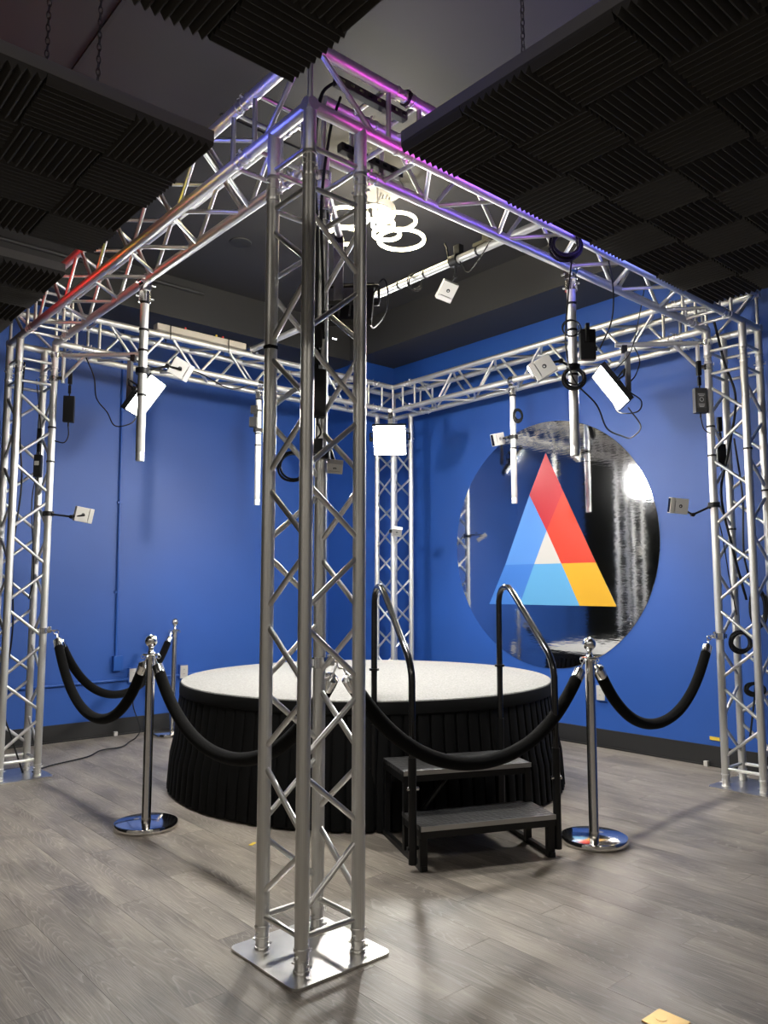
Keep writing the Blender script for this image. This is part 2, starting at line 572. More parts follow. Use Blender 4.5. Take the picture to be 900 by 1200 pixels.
def coupler_mesh():
    mb = MB()
    mb.lathe([(0.0001, 0), (.0262, 0), (.0275, .003), (.0275, .012), (.0235, .014), (.0235, .047), (.0265, .049), (.0265, .051),
              (.0235, .053), (.0235, .086), (.0275, .088), (.0275, .097), (.0262, .1), (.0001, .1)], 20)
    for z, a in ((.03, .4), (.07, 1.9)):
        d = Vector((math.cos(a), math.sin(a), 0)); zz = Vector((0, 0, z))
        mb.cyl(zz - d * .036, zz + d * .038, .005, 8)
        e = d.cross(Vector((0, 0, 1)))
        mb.tube([zz + d * .034 - e * .012, zz + d * .037, zz + d * .034 + e * .016, zz + d * .037 + e * .016 + Vector((0, 0, .012))], .0013, 5)
    me_o = mb.build('coupler', mat('turned aluminium', (.80, .79, .77), .33, .9))
    me = me_o.data
    bpy.data.objects.remove(me_o)
    return me


COUPLER = coupler_mesh()


def coupler(p0, p1, parent, name='coupler'):
    p0, p1 = Vector(p0), Vector(p1)
    o = bpy.data.objects.new(name, COUPLER)
    M = Matrix.Translation(p0) @ axis_matrix(p0, p1).to_4x4() @ Matrix.Diagonal((1, 1, (p1 - p0).length / .1, 1))
    return link(o, M, parent)


def lace(p, q, parent, name='brace', inset=.012):
    p, q = Vector(p), Vector(q)
    d = (q - p).normalized()
    return rod(name, p + d * inset, q - d * inset, LACE, ALU2, parent, 10)


def zigzag(c0, c1, u, start, half, count, parent, flip=False):
    """Braces on one face between chord lines c0 and c1 (points at parameter 0) along unit u."""
    c = [Vector(c0), Vector(c1)]
    u = Vector(u)
    g = .028
    s = 1 if flip else 0
    for k in range(count):
        a, b = c[(k + s) % 2], c[(k + 1 + s) % 2]
        lace(a + u * (start + half * k + g), b + u * (start + half * (k + 1) - g), parent)


def tower(cx, cy, sx, sy, label):
    """sx, sy: direction of the inside of the square."""
    t = thing('truss_tower', (cx, cy, 0), label, 'truss tower', 'square aluminium truss towers')
    # base plate with rounded corners
    mb = MB()
    pts = []
    hp, rc = .205, .03
    for qx, qy, a0 in ((1, 1, 0), (-1, 1, PI / 2), (-1, -1, PI), (1, -1, 1.5 * PI)):
        for k in range(5):
            a = a0 + PI / 2 * k / 4
            pts.append((cx + qx * (hp - rc) + rc * math.cos(a), cy + qy * (hp - rc) + rc * math.sin(a)))
    n = len(pts)
    mb.poly([(x, y, .009) for x, y in pts]); mb.poly([(x, y, .001) for x, y in pts][::-1])
    for k in range(n):
        j = (k + 1) % n
        mb.poly([(*pts[k], .001), (*pts[j], .001), (*pts[j], .009), (*pts[k], .009)])
    mb.build('base_plate', PLATE, t)
    C4 = [(-A, -A), (A, -A), (A, A), (-A, A)]
    for (x, y) in C4:
        coupler((cx + x, cy + y, .009), (cx + x, cy + y, .088), t, 'base_coupler')
        rod('chord', (cx + x, cy + y, .088), (cx + x, cy + y, 2.755), TUBE, ALU, t, 24)
    z0 = Vector((0, 0, 1))
    for k in range(4):
        p, q = C4[k], C4[(k + 1) % 4]
        P, Q = Vector((cx + p[0], cy + p[1], 0)), Vector((cx + q[0], cy + q[1], 0))
        lace(P + z0 * .118, Q + z0 * .118, t, 'rung')
        lace(P + z0 * 2.722, Q + z0 * 2.722, t, 'rung')
        zigzag(P, Q, z0, .165, .25, 10, t)
    return t


TN = tower(0, 0, 1, 1, 'nearest aluminium truss tower, standing in front of the round stage')
TR = tower(S, 0, -1, 1, 'aluminium truss tower by the wall beyond the mirror disc, with hanging cable coil')
TF = tower(S, SY, -1, -1, 'farthest truss tower in the blue corner, behind the stage under a lit square panel')
TL = tower(0, SY, 1, -1, 'aluminium truss tower by the blue wall, with two ropes hooked to it')

E0, E1 = .30, .40      # end of the corner box, start of the beam


def corner(cx, cy, dx, dy, label):
    t = thing('truss_corner', (cx, cy, H), label, 'truss corner', 'box corners of the truss frame')
    C4 = [(-A, -A), (A, -A), (A, A), (-A, A)]
    X, Y = Vector((dx, 0, 0)), Vector((0, dy, 0))
    c = Vector((cx, cy, 0))
    for (x, y) in C4:
        coupler((cx + x, cy + y, 2.755), (cx + x, cy + y, 2.855), t)
        rod('stub', (cx + x, cy + y, 2.855), (cx + x, cy + y, H), TUBE, ALU, t, 24)
    for k in range(4):
        p, q = C4[k], C4[(k + 1) % 4]
        lace((cx + p[0], cy + p[1], 2.878), (cx + q[0], cy + q[1], 2.878), t, 'rung')
    for z in (H, H + 2 * A):
        O = c - X * A - Y * A + Vector((0, 0, z))
        I = c + X * A + Y * A + Vector((0, 0, z))
        for P0, ax, L0 in ((O, X, E0 + A), (O, Y, E0 + A), (I, X, E0 - A), (I, Y, E0 - A)):
            rod('chord', P0 - ax * (TUBE if P0 == O else 0), P0 + ax * L0, TUBE, ALU, t, 24)
            coupler(P0 + ax * L0, P0 + ax * (L0 + E1 - E0), t)
    zl, zu = H, H + 2 * A
    up = Vector((0, 0, 1))
    # struts at the outer and inner edges
    lace(c - X * A - Y * A + up * zl, c - X * A - Y * A + up * zu, t, 'strut')
    lace(c + X * A + Y * A + up * zl, c + X * A + Y * A + up * zu, t, 'strut')
    for ax, bx in ((X, Y), (Y, X)):
        e = E0 - .035
        for sgn in (-1, 1):
            lace(c + ax * e + bx * A * sgn + up * zl, c + ax * e + bx * A * sgn + up * zu, t, 'strut')
        for z in (zl, zu):
            lace(c + ax * e - bx * A + up * z, c + ax * e + bx * A + up * z, t, 'rung')
        # slanted braces of the box
        lace(c - ax * (A - .03) - bx * A + up * zu, c + ax * .20 - bx * A + up * zl, t)
        lace(c - ax * A - bx * (A - .03) + up * zu, c + ax * A - bx * A + up * zu, t)
    return t


corner(0, 0, 1, 1, 'truss box corner above the nearest tower, lit violet and pink')
corner(S, 0, -1, 1, 'truss box corner above the tower beyond the mirror disc, under the ceiling panel edge')
corner(S, SY, -1, -1, 'truss box corner in the blue wall corner, above the far lit panel')
corner(0, SY, 1, -1, 'truss box corner above the tower by the left blue wall, lit red')


def beam(p0, u, v, label, flip=0):
    """p0 = start of the beam on the tower centre line at chord height; u along, v to the inside."""
    u, v, w = Vector(u), Vector(v), Vector((0, 0, 1))
    p0 = Vector(p0)
    span = (S if abs(u.x) > .5 else SY)
    L = span - 2 * E1
    t = thing('truss_beam', p0 + u * E1, label, 'truss beam', 'horizontal truss beams of the square frame')
    q = p0 + u * E1
    cs = [q - v * A, q + v * A, q + v * A + w * 2 * A, q - v * A + w * 2 * A]     # outer low, inner low, inner up, outer up
    for c in cs:
        rod('chord', c, c + u * L, TUBE, ALU, t, 24)
    nz = 10
    s0 = .07
    half = (L - 2 * s0) / nz
    for k in range(4):
        P, Q = cs[k], cs[(k + 1) % 4]
        lace(P + u * .035, Q + u * .035, t, 'rung')
        lace(P + u * (L - .035), Q + u * (L - .035), t, 'rung')
        zigzag(P, Q, u, s0, half, nz, t, flip=(k + flip) % 2 == 1)
    return t


beam((0, 0, H), (1, 0, 0), (0, 1, 0), 'truss beam from the nearest tower to the mirror wall, lit violet along its outer tube')
beam((0, 0, H), (0, 1, 0), (1, 0, 0), 'truss beam from the nearest tower to the left blue wall, lit yellow and red')
beam((0, SY, H), (1, 0, 0), (0, -1, 0), 'truss beam along the left blue wall, with a cream bar tied on top')
beam((S, 0, H), (0, 1, 0), (-1, 0, 0), 'truss beam along the mirror wall, above the mirror disc')

# ------------------------------------------------------------------ round stage
SX, SYc, SR, SRB, SH = 1.85, 1.906, 1.256, 1.318, .674
stage = thing('round_stage', (SX, SYc, 0), 'round stage with pale grey carpet top and black pleated skirt', 'stage')
MB().lathe([(.0001, SH), (SR - .012, SH), (SR - .003, SH - .004), (SR, SH - .012), (SR, SH - .02), (.0001, SH - .02)], 128, (SX, SYc, 0)).build('carpet_top', CARPET, stage)
MB().lathe([(SR - .02, SH - .014), (SR + .004, SH - .010), (SR + .009, SH - .02), (SR + .010, SH - .075), (SR + .004, SH - .08), (SR - .02, SH - .08)], 128, (SX, SYc, 0)).build('skirt_band', SKIRT, stage)
# box pleats
mb = MB()
NP = 104
ang = []
for k in range(NP):
    a0 = 2 * PI * k / NP
    w_ = 2 * PI / NP
    jit = random.uniform(-.06, .06)
    for fr, dr in ((0.00, -.002), (.05, -.016), (.12, -.018), (.15, .006), (.22, .008), (.55, .007 + random.uniform(-.002, .003)), (.90, .004)):
        ang.append((a0 + w_ * (fr + jit * .2), dr))
rows = [(SH - .072, 0.0, .35), (SH - .16, .16, .6), (SH - .36, .5, .9), (.22, .8, 1.15), (.012, 1.0, 1.35)]
vs, fs = [], []
na = len(ang)
for z, f, amp in rows:
    for a, dr in ang:
        r = SR + .002 + (SRB - SR) * f + dr * amp
        vs.append((SX + r * math.cos(a), SYc + r * math.sin(a), z))
for i in range(len(rows) - 1):
    for k in range(na):
        j = (k + 1) % na
        fs.append((i * na + k, i * na + j, (i + 1) * na + j, (i + 1) * na + k))
mb.add(vs, fs, 0, True)
mb.build('skirt', SKIRT, stage, sharp=60)
rod('deck_support', (SX, SYc, 0), (SX, SYc, SH - .03), .5, BLACKM, stage, 24)

# ------------------------------------------------------------------ steps with handrails
FL = Vector((.83, .31, 0)); WV = Vector((.9154, -.4026, 0)); NV = Vector((.4026, .9154, 0)); UP = Vector((0, 0, 1))
RS = frame_matrix(WV, NV, UP)


def sp(w, d, z):
    return FL + WV * w + NV * d + UP * z


SW = .682
steps = thing('stage_steps', sp(SW / 2, .28, 0), 'black two-tread stage steps with curved handrails, in front of the stage', 'steps')
for name, d0, d1, z in (('tread', -.015, .255, .200), ('tread', .225, .56, .392)):
    o = MB().box(sp(SW / 2, (d0 + d1) / 2, z - .012), (SW, d1 - d0, .022), RS, 0, .002).build(name, DIAMOND, steps)
    MB().box(sp(SW / 2, d0 - .002, z - .011), (SW, .006, .022), RS, 0, .001).build('nosing', mat('bare tread edge', (.42, .42, .42), .3, 1.0), o)
fr = MB()
for w in (.015, SW - .015):
    fr.box(sp(w, .30, .013), (.026, .62, .024), RS, 0, .002)                      # floor skids
for d0, z in ((-.002, .166), (.24, .358)):
    fr.box(sp(SW / 2, d0, z), (SW, .024, .042), RS, 0, .002)                       # front rails
    fr.box(sp(SW / 2, d0 + (.235 if d0 < .1 else .30), z), (SW, .024, .042), RS, 0, .002)
for w in (.013, SW - .013):
    fr.box(sp(w, .12, .166), (.024, .26, .042), RS, 0, .002)
    fr.box(sp(w, .39, .358), (.024, .32, .042), RS, 0, .002)
fr.build('frame', BLACKM, steps)
for w in (.018, SW - .018):
    MB().box(sp(w, .012, .0875), (.036, .03, .175), RS, 0, .002).build('leg', BLACKM, steps)
    MB().box(sp(w, .24, .184), (.032, .03, .368), RS, 0, .002).build('leg', BLACKM, steps)
    MB().box(sp(w, .55, .184), (.03, .03, .368), RS, 0, .002).build('leg', BLACKM, steps)
MB().cyl(sp(.02, .25, .10), sp(.26, .30, .34), .012, 8).build('brace', BLACKM, steps)
for w in (-.028, SW + .028):
    path = [sp(w, .02, z) for z in (.03, .3, .6, .84)]
    path += [sp(w, .026, .875), sp(w, .045, .915), sp(w, .075, .955)]
    path += [sp(w, .27, 1.085), sp(w, .40, 1.215)]
    path = path[:-2] + [sp(w, .075 + (.43 - .075) * k / 4, .955 + (1.232 - .955) * k / 4) for k in (1, 2, 3, 4)]
    path += [sp(w, .465, 1.258), sp(w, .505, 1.278), sp(w, .55, 1.281), sp(w, .59, 1.268), sp(w, .615, 1.24), sp(w, .628, 1.20)]
    path += [sp(w, .63, z) for z in (1.1, .8, .5, .03)]
    rail = MB().tube(path, .0165, 14).build('handrail', GLOSSB, steps)
    for d, z0, z1 in ((.02, .03, .50), (.63, .03, .55)):
        MB().cyl(sp(w, d, z0), sp(w, d, z1), .0195, 12).build('sleeve', BLACKM, rail)
    MB().lathe([(.0001, -.006), (.027, -.006), (.027, .006), (.0001, .006)], 16, sp(w, .63, .84)).build('collar', BLACKM, rail)
    sgn = 1 if w > 0 else -1
    for d, z in ((.02, .36), (.02, .10), (.63, .32)):
        MB().cyl(sp(w - sgn * .03, d, z), sp(w + sgn * .026, d, z), .009, 10).build('clamp_bolt', CHROME if z == .36 else BLACKM, rail)

# ------------------------------------------------------------------ stanchions, clamps and ropes
def stanchion_proto():
    t = thing('stanchion', (0, 0, 0), 'x', 'stanchion', 'chrome rope stanchions')
    MB().lathe([(.0001, .001), (.160, .001), (.168, .004), (.168, .022), (.164, .029), (.158, .031), (.02, .034), (.0001, .034)], 64).build('base', mat('mirror polished steel', (.74, .72, .69), .10, 1.0), t)
    MB().lathe([(.0001, .033), (.0255, .033), (.0255, .055), (.0245, .057), (.0245, .905), (.0001, .905)], 32).build('pole', STEEL, t)
    c = MB()
    c.lathe([(.0001, .904), (.030, .904), (.047, .908), (.049, .913), (.045, .918), (.022, .921), (.016, .928), (.012, .940), (.014, .950), (.019, .956), (.0001, .957)], 32)
    for k in range(4):
        a = PI / 4 + PI / 2 * k
        c.ring((.045 * math.cos(a), .045 * math.sin(a), .90), .010, .0025, (math.cos(a + PI / 2), math.sin(a + PI / 2), 0), 14, 6)
    c.build('ring_collar', CHROME, t)
    b = MB()
    prof = [(max(.0001, .034 * math.sin(PI * k / 16)), .986 - .034 * math.cos(PI * k / 16)) for k in range(17)]
    b.lathe(prof, 32).build('finial_ball', CHROME, t)
    return t


st0 = stanchion_proto()
ST = [((.193, 1.769), 'chrome stanchion on the open floor beside the stage skirt, left of the nearest tower'),
      ((1.792, .045), 'chrome stanchion beside the stage steps, right foreground'),
      ((1.521, 4.19), 'chrome stanchion at the back against the blue wall, half behind the stage')]
for k, ((x, y), lb) in enumerate(ST):
    M = Matrix.Translation((x, y, 0)) @ Matrix.Rotation(.35 * k, 4, 'Z')
    if k == 0:
        st0.matrix_basis = M; W[st0.name] = M; o = st0
    else:
        o = copy_tree(st0, M)
    o['label'] = lb


def pipe_clamp(x, y, z, a, label, group='rope clamps on the towers', cat='clamp'):
    """Half coupler round a vertical tube with a hook eye reaching out in direction a."""
    t = thing('pipe_clamp', (x, y, z), label, cat, group)
    d = Vector((math.cos(a), math.sin(a), 0))
    R = Matrix.Rotation(a, 3, 'Z')
    mb = MB().lathe([(.0255, -.02), (.033, -.02), (.033, .02), (.0255, .02)], 20, (x, y, z))
    mb.box(Vector((x, y, z)) + d * .042, (.03, .03, .03), R, 0, .003)
    mb.box(Vector((x, y, z)) - d * .036, (.02, .036, .028), R, 0, .003)
    mb.build('collar', CHROME, t)
    b = MB().cyl(Vector((x, y, z)) + d * .05, Vector((x, y, z)) + d * .085, .006, 10)
    b.ring(Vector((x, y, z - .012)) + d * .088, .016, .0035, d.cross(Vector((0, 0, 1))), 18, 8)
    b.lathe([(.0001, -.006), (.012, -.006), (.012, .006), (.0001, .006)], 8, Vector((x, y, z + .022)) + d * .042)
    b.build('hook_eye', CHROME, t)
    return Vector((x, y, z - .022)) + d * .088


cl_L = pipe_clamp(A, SY - A, .985, -.6, 'chrome clamp holding two ropes on the left wall tower')
cl_N = pipe_clamp(A, A, .985, -.3, 'chrome clamp holding ropes inside the nearest tower')
cl_R = pipe_clamp(S - A, A, .965, 2.75, 'chrome clamp holding one rope on the tower beyond the mirror')


def rope(p, q, sag, label):
    p, q = Vector(p), Vector(q)
    t = thing('velvet_rope', p, label, 'rope', 'black velvet barrier ropes')
    pts = []
    n = 36
    for k in range(n + 1):
        s = k / n
        g = s + .035 * math.sin(2 * PI * s)
        x = p.lerp(q, s)
        u = 2 * s - 1
        x.z -= sag * (1 - (0.72 * u * u + .28 * u ** 4))
        pts.append(x)
    # trim the ends for the metal caps
    d0 = (pts[2] - pts[0]).normalized(); d1 = (pts[-3] - pts[-1]).normalized()
    MB().tube(pts[1:-1], .0305, 16).build('rope_body', VELVET, t)
    for e, d in ((pts[1], d0), (pts[-2], d1)):
        R = axis_matrix(e, e + d)
        MB().lathe([(.0001, -.035), (.014, -.035), (.022, -.028), (.031, -.022), (.031, .03), (.0295, .034), (.0001, .034)], 20, e, R).build('end_cap', CHROME, t)
    for e, d, x in ((pts[1], d0, p), (pts[-2], d1, q)):
        h = MB().cyl(e - d * .030, e - d * .044, .006, 8)
        h.tube([e - d * .044, x + UP * .004, x + UP * .010 + d * .012], .004, 8)
        h.build('snap_hook', CHROME, t)
    return t


def st_hook(k, toward):
    x, y = ST[k][0]
    d = Vector((toward[0] - x, toward[1] - y, 0)).normalized()
    return Vector((x, y, .893)) + d * .055


rope(cl_L + Vector((.0, -.006, 0)), st_hook(0, cl_L), .445, 'black velvet rope from the left tower to the left stanchion, lower of two')
rope(cl_L + Vector((.010, .006, 0)), st_hook(2, cl_L), .475, 'black velvet rope from the left tower to the back stanchion by the wall')
rope(st_hook(0, cl_N), cl_N + Vector((-.012, .012, 0)), .435, 'black velvet rope hanging before the stage skirt, left of the nearest tower')
rope(cl_N + Vector((.006, -.004, 0)), st_hook(1, cl_N), .43, 'black velvet rope hanging across the front of the stage steps')
rope(st_hook(1, cl_R), cl_R, .42, 'black velvet rope at the right before the blue wall, under the mirror disc')

# ------------------------------------------------------------------ mirror disc with the triangle emblem
MY, MZ, MR = 1.904, 1.678, 1.085
disc = thing('mirror_disc', (XR, MY, MZ), 'large round mirror disc with coloured triangle emblem on the blue wall', 'mirror')
RX = Matrix.Rotation(-PI / 2, 3, 'Y')
MB().lathe([(.0001, .006), (MR - .001, .006), (MR, .005), (MR, 0), (.0001, 0)], 128, (XR, MY, MZ), RX).build('mirror_sheet', MIRROR, disc)
V = dict(T=(1.891, 2.482), L1=(2.080, 2.122), R1=(1.714, 2.122), C=(1.898, 1.789), LI=(2.376, 1.499), RI=(1.404, 1.495),
         WL=(2.040, 1.499), WR=(1.750, 1.497), BL=(2.576, 1.138), BR=(1.22, 1.134), B1=(2.212, 1.138), B2=(1.572, 1.135))
for name, keys, col in (('red_facet', 'T L1 C R1', (.40, .022, .03)), ('orange_red_facet', 'R1 C WR RI', (.52, .046, .023)),
                        ('blue_facet', 'L1 LI WL C', (.085, .225, .56)), ('white_facet', 'C WL WR', (.48, .465, .44)),
                        ('dark_blue_facet', 'LI BL B1 WL', (.05, .165, .50)), ('light_blue_facet', 'WL B1 B2 WR', (.10, .31, .55)),
                        ('yellow_facet', 'WR B2 BR RI', (.58, .32, .022))):
    P = [V[k] for k in keys.split()]
    mb = MB()
    fx, bx = XR - .0085, XR - .006
    mb.poly([(fx, y, z) for y, z in P]); mb.poly([(bx, y, z) for y, z in P][::-1])
    for i in range(len(P)):
        j = (i + 1) % len(P)
        mb.poly([(fx, *P[i]), (bx, *P[i]), (bx, *P[j]), (fx, *P[j])])
    o = mb.build(name, mat(name, col, .3), disc)
    o['label'] = name.replace('_', ' ') + ' of the triangle emblem'

# ------------------------------------------------------------------ acoustic ceiling panels
TS = .2945
ZT = 2.86               # tips of the foam wedges


def foam_mesh():
    """Foam square with ten sharp ridges along local x, hanging down."""
    n, h, b = 10, .021, .012
    s = TS - .002
    v, f = [], []
    p = s / n
    x0, x1 = -s / 2, s / 2
    for i in range(n):
        y0 = -s / 2 + p * i
        base = len(v)
        for x in (x0, x1):
            v += [(x, y0, 0), (x, y0, -b), (x, y0 + p * .44, -b - h), (x, y0 + p * .56, -b - h), (x, y0 + p, -b), (x, y0 + p, 0)]
        f += [(base + 5, base + 4, base + 3, base + 2, base + 1, base), tuple(base + 6 + q for q in range(6))]
        f += [(base + q, base + q + 1, base + 7 + q, base + 6 + q) for q in (1, 2, 3)]
        if i == 0: f.append((base, base + 1, base + 7, base + 6))
        if i == n - 1: f.append((base + 4, base + 5, base + 11, base + 10))
    me = bpy.data.meshes.new('foam_tile')
    me.from_pydata(v, [], f)
    bm = bmesh.new(); bm.from_mesh(me); bmesh.ops.recalc_face_normals(bm, faces=bm.faces); bm.to_mesh(me); bm.free()
    me.materials.append(FOAM)
    return me


FOAMESH = foam_mesh()
ZB = ZT + .033          # underside of the board


def ceiling_panel(x0, y0, dx, dy, nx, ny, first_along_y, label):
    """Corner (x0,y0) next to the truss; grows in dx, dy."""
    x1, y1 = x0 + dx * nx * TS, y0 + dy * ny * TS
    c = ((x0 + x1) / 2, (y0 + y1) / 2)
    t = thing('acoustic_panel', (*c, ZB), label, 'ceiling panel', 'hanging acoustic foam panels')
    MB().box((*c, ZB + .022), (abs(x1 - x0), abs(y1 - y0), .044), None, 0, .002).build('board', BOARD, t)
    for i in range(nx):
        for j in range(ny):
            o = bpy.data.objects.new('foam_tile', FOAMESH)
            rot = ((i + j) % 2 == 0) == first_along_y
            M = Matrix.Translation((x0 + dx * (i + .5) * TS, y0 + dy * (j + .5) * TS, ZB))
            if rot: M = M @ Matrix.Rotation(PI / 2, 4, 'Z')
            link(o, M, t)
    return t


ceiling_panel(.135, -.335, 1, -1, 8, 6, True, 'black foam ceiling panel on the right, over the beam to the mirror wall')
ceiling_panel(-.383, .112, -1, 1, 7, 4, True, 'black foam ceiling panel at upper left, beside the beam lit yellow')
ceiling_panel(-.383, -.381, -1, -1, 5, 5, False, 'black foam ceiling panel overhead at the top, its corner before the nearest truss corner')
ceiling_panel(-.383, 1.665, -1, 1, 5, 4, True, 'black foam ceiling panel at the far left, behind the upper left panel')


def chain_mesh(z0, z1):
    mb = MB()
    n = int((z1 - z0) / .022)
    for k in range(n):
        z = z0 + (k + .5) * (z1 - z0) / n
        nrm = Vector((1, 0, 0)) if k % 2 else Vector((0, 1, 0))
        side = Vector((0, 1, 0)) if k % 2 else Vector((1, 0, 0))
        pts = []
        for q in range(13):
            a = 2 * PI * q / 12
            pts.append(side * (.0065 * math.cos(a)) + Vector((0, 0, z + .0150 * math.sin(a))))
        mb.tube(pts, .0018, 5, cap=False)
    return mb.build('chain', STEEL and mat('dark zinc chain', (.06, .055, .055), .45, .8))


ch0 = chain_mesh(0, ZC - ZB - .044)
chains = [(-.96, .17, 'steel chain holding the upper left foam panel, leftmost'), (-.80, .15, 'steel chain holding the upper left foam panel, nearer the truss'),
          (.165, -.88, 'steel chain holding the right foam panel from the ceiling')]
for k, (x, y, lb) in enumerate(chains):
    M = Matrix.Translation((x, y, ZB + .044))
    if k == 0:
        ch0.matrix_basis = M; o = ch0
    else:
        o = ch0.copy(); COL.objects.link(o); o.matrix_basis = M
    tag(o, lb, 'chain', 'panel chains')

# coloured tape lights lying on top of the panel edges
TC = dict(magenta=(1, .08, .75), pink=(1, .2, .7), violet=(.45, .12, 1), indigo=(.22, .13, 1), blue=(.12, .16, 1), ice=(.45, .55, 1),
          yellow=(1, .85, .05), rose=(1, .12, .25), lime=(.35, 1, .05), red=(1, .02, .02))


def tape(p0, axis, segs, label):
    p0 = Vector(p0); ax = Vector(axis)
    t = thing('tape_light', p0, label, 'tape light', 'coloured tape lights on the panels')
    for s0, s1, c in segs:
        m = tape_mat(c + ' light', TC[c])
        mb = MB()
        a, b = p0 + ax * s0, p0 + ax * s1
        size = [abs(v) for v in (b - a)]
        size = [max(s, .014) for s in size]
        mb.box((a + b) / 2, size, None, 0)
        o = mb.build('segment', m, t)
        o['label'] = c + ' lit segment'
    return t


zt = ZB + .052
TB = .05
tape((.19, -.335 - TB, zt), (1, 0, 0), [(0, .42, 'magenta'), (.42, .75, 'violet'), (.75, 1.55, 'indigo'), (1.55, 2.0, 'blue'), (2.0, 2.25, 'ice')],
     'pink to violet tape light on the edge of the right foam panel')
tape((-.383 - TB, .165, zt), (0, 1, 0), [(0, .38, 'blue'), (.38, .80, 'yellow'), (.80, 1.08, 'rose')],
     'blue to yellow tape light on the edge of the upper left foam panel')
tape((-.383 - TB, 1.73, zt), (0, 1, 0), [(0, .10, 'lime'), (.10, 1.05, 'red')],
     'red tape light on the edge of the far left foam panel')
tape((-.383 - TB, -.60, zt), (0, 1, 0), [(0, .17, 'blue')], 'blue tape light on the edge of the overhead foam panel')

# ------------------------------------------------------------------ ceiling ring lamp
LX, LY = 1.72, 1.62
lamp = thing('ring_lamp', (LX, LY, ZC), 'ceiling lamp of overlapping lit rings around a white shade', 'ceiling lamp')
MB().lathe([(.0001, ZC), (.16, ZC), (.16, ZC - .03), (.15, ZC - .04), (.0001, ZC - .04)], 32, (LX, LY, 0)).build('canopy', WHITEP, lamp)
for x, y, r, z in ((1.86, 1.60, .135, 3.86), (1.93, 1.63, .165, 3.755), (1.80, 1.64, .095, 3.76), (1.74, 1.61, .075, 3.80),
                   (1.52, 1.74, .150, 3.83), (1.60, 1.86, .13, 3.76), (1.58, 1.52, .10, 3.80)):
    mb = MB()
    mb.lathe([(r - .009, 0), (r + .009, 0), (r + .009, .014), (r - .009, .014), (r - .009, 0)], 48, (x, y, z))
    rg = mb.build('ring', RINGLIT, lamp)
    MB().lathe([(r - .011, .014), (r + .011, .014), (r + .011, .022), (r - .011, .022), (r - .011, .014)], 48, (x, y, z)).build('ring_frame', WHITEP, rg)
    MB().cyl((x + (LX - x) * .55, y + (LY - y) * .55, ZC - .03), (x + (LX - x) / math.hypot(LX - x, LY - y) * r, y + (LY - y) / math.hypot(LX - x, LY - y) * r, z + .02), .006, 8).build('stem', WHITEP, rg)
mb = MB()
prof = [(max(.0001, .085 * math.sin(PI * k / 14)), 3.90 - .085 * math.cos(PI * k / 14)) for k in range(15)]
mb.lathe(prof, 32, (1.74, 1.60, 0)).build('globe_shade', GLOBE, lamp)
t = thing('recessed_light', (1.43, 3.02, ZC), 'small round black fixture in the dark ceiling above the left wall beam', 'recessed light')  # ring of a recessed ceiling light, built without glow
MB().lathe([(.0001, ZC - .012), (.06, ZC - .012), (.085, ZC - .008), (.09, ZC)], 32, (1.43, 3.02, 0)).build('rim', SOFF, t)

# ------------------------------------------------------------------ hanging pipes and the overhead pipe
def tie(mb, p, ax, r=TUBE):
    ax = Vector(ax).normalized()
    mb.lathe([(r, -.006), (r + .004, -.006), (r + .004, .006), (r, .006)], 20, p, axis_matrix(Vector((0, 0, 0)), ax))


def drop_pipe(x, y, label, ties):
    t = thing('drop_pipe', (x, y, H), label, 'pipe', 'drop pipes hanging from the truss beams')
    z1, z0 = H - .05, 1.985
    MB().lathe([(.0001, z1), (TUBE, z1), (TUBE, z0 + .055), (.0232, z0 + .052), (.0232, z0 + .040), (TUBE, z0 + .037), (.0238, z0 + .030), (.0238, z0), (.021, z0), (.021, z0 + .06), (.0001, z0 + .06)], 24, (x, y, 0)).build('tube', ALU, t)
    c = MB()
    along = (1, 0, 0) if abs(y - A) < .01 or abs(y - SY + A) < .01 else (0, 1, 0)
    c.lathe([(.0255, -.025), (.036, -.025), (.036, .025), (.0255, .025)], 20, (x, y, H), axis_matrix(Vector((0, 0, 0)), Vector(along)))
    c.lathe([(.0255, -.03), (.034, -.03), (.034, .03), (.0255, .03)], 20, (x, y, H - .10))
    c.box((x, y, H - .048), (.05, .05, .03), None, 0, .004)
    side = Vector((0, 0, 1)).cross(Vector(along))
    for s in (-1, 1):
        c.cyl(Vector((x, y, H - .02)) + side * .04 * s, Vector((x, y, H - .02)) + side * .062 * s, .007, 8)
        c.cyl(Vector((x, y, H - .10)) + side * .03 * s, Vector((x, y, H - .10)) + side * .052 * s, .007, 8)
    c.build('swivel_clamp', CHROME, t)
    if ties:
        for z in ties:
            m = MB()
            tie(m, (x, y, z), (0, 0, 1))
            m.build('cable_tie', RUBBER, t)
    return t


P1, P4, P2, P3 = (A, 1.83), (1.82, A), (1.825, SY - A), (S - A, 1.82)
drop_pipe(*P1, 'drop pipe under the beam lit yellow and red, before the left lit panel', (2.90, 2.74, 2.62, 2.36))
drop_pipe(*P4, 'drop pipe with loops of cable under the beam lit violet, overlapping the mirror disc', (2.83, 2.68, 2.43))
drop_pipe(*P2, 'drop pipe under the left wall beam, just left of the nearest tower', (2.9, 2.8, 2.6, 2.5))
drop_pipe(*P3, 'drop pipe under the mirror wall beam, at the left part of the mirror disc', (2.9, 2.55, 2.45))
op = thing('overhead_pipe', (1.75, 1.7, 3.325), 'long horizontal pipe lying across the top of the truss under the ring lamp', 'pipe')
rod('tube', (1.75, -.25, 3.325), (1.75, 3.72, 3.325), TUBE, ALU, op, 24)
for y in (.74, 1.20, 1.45, 2.6):
    m = MB()
    tie(m, (1.75, y, 3.325), (0, 1, 0))
    m.build('cable_tie', RUBBER, op)
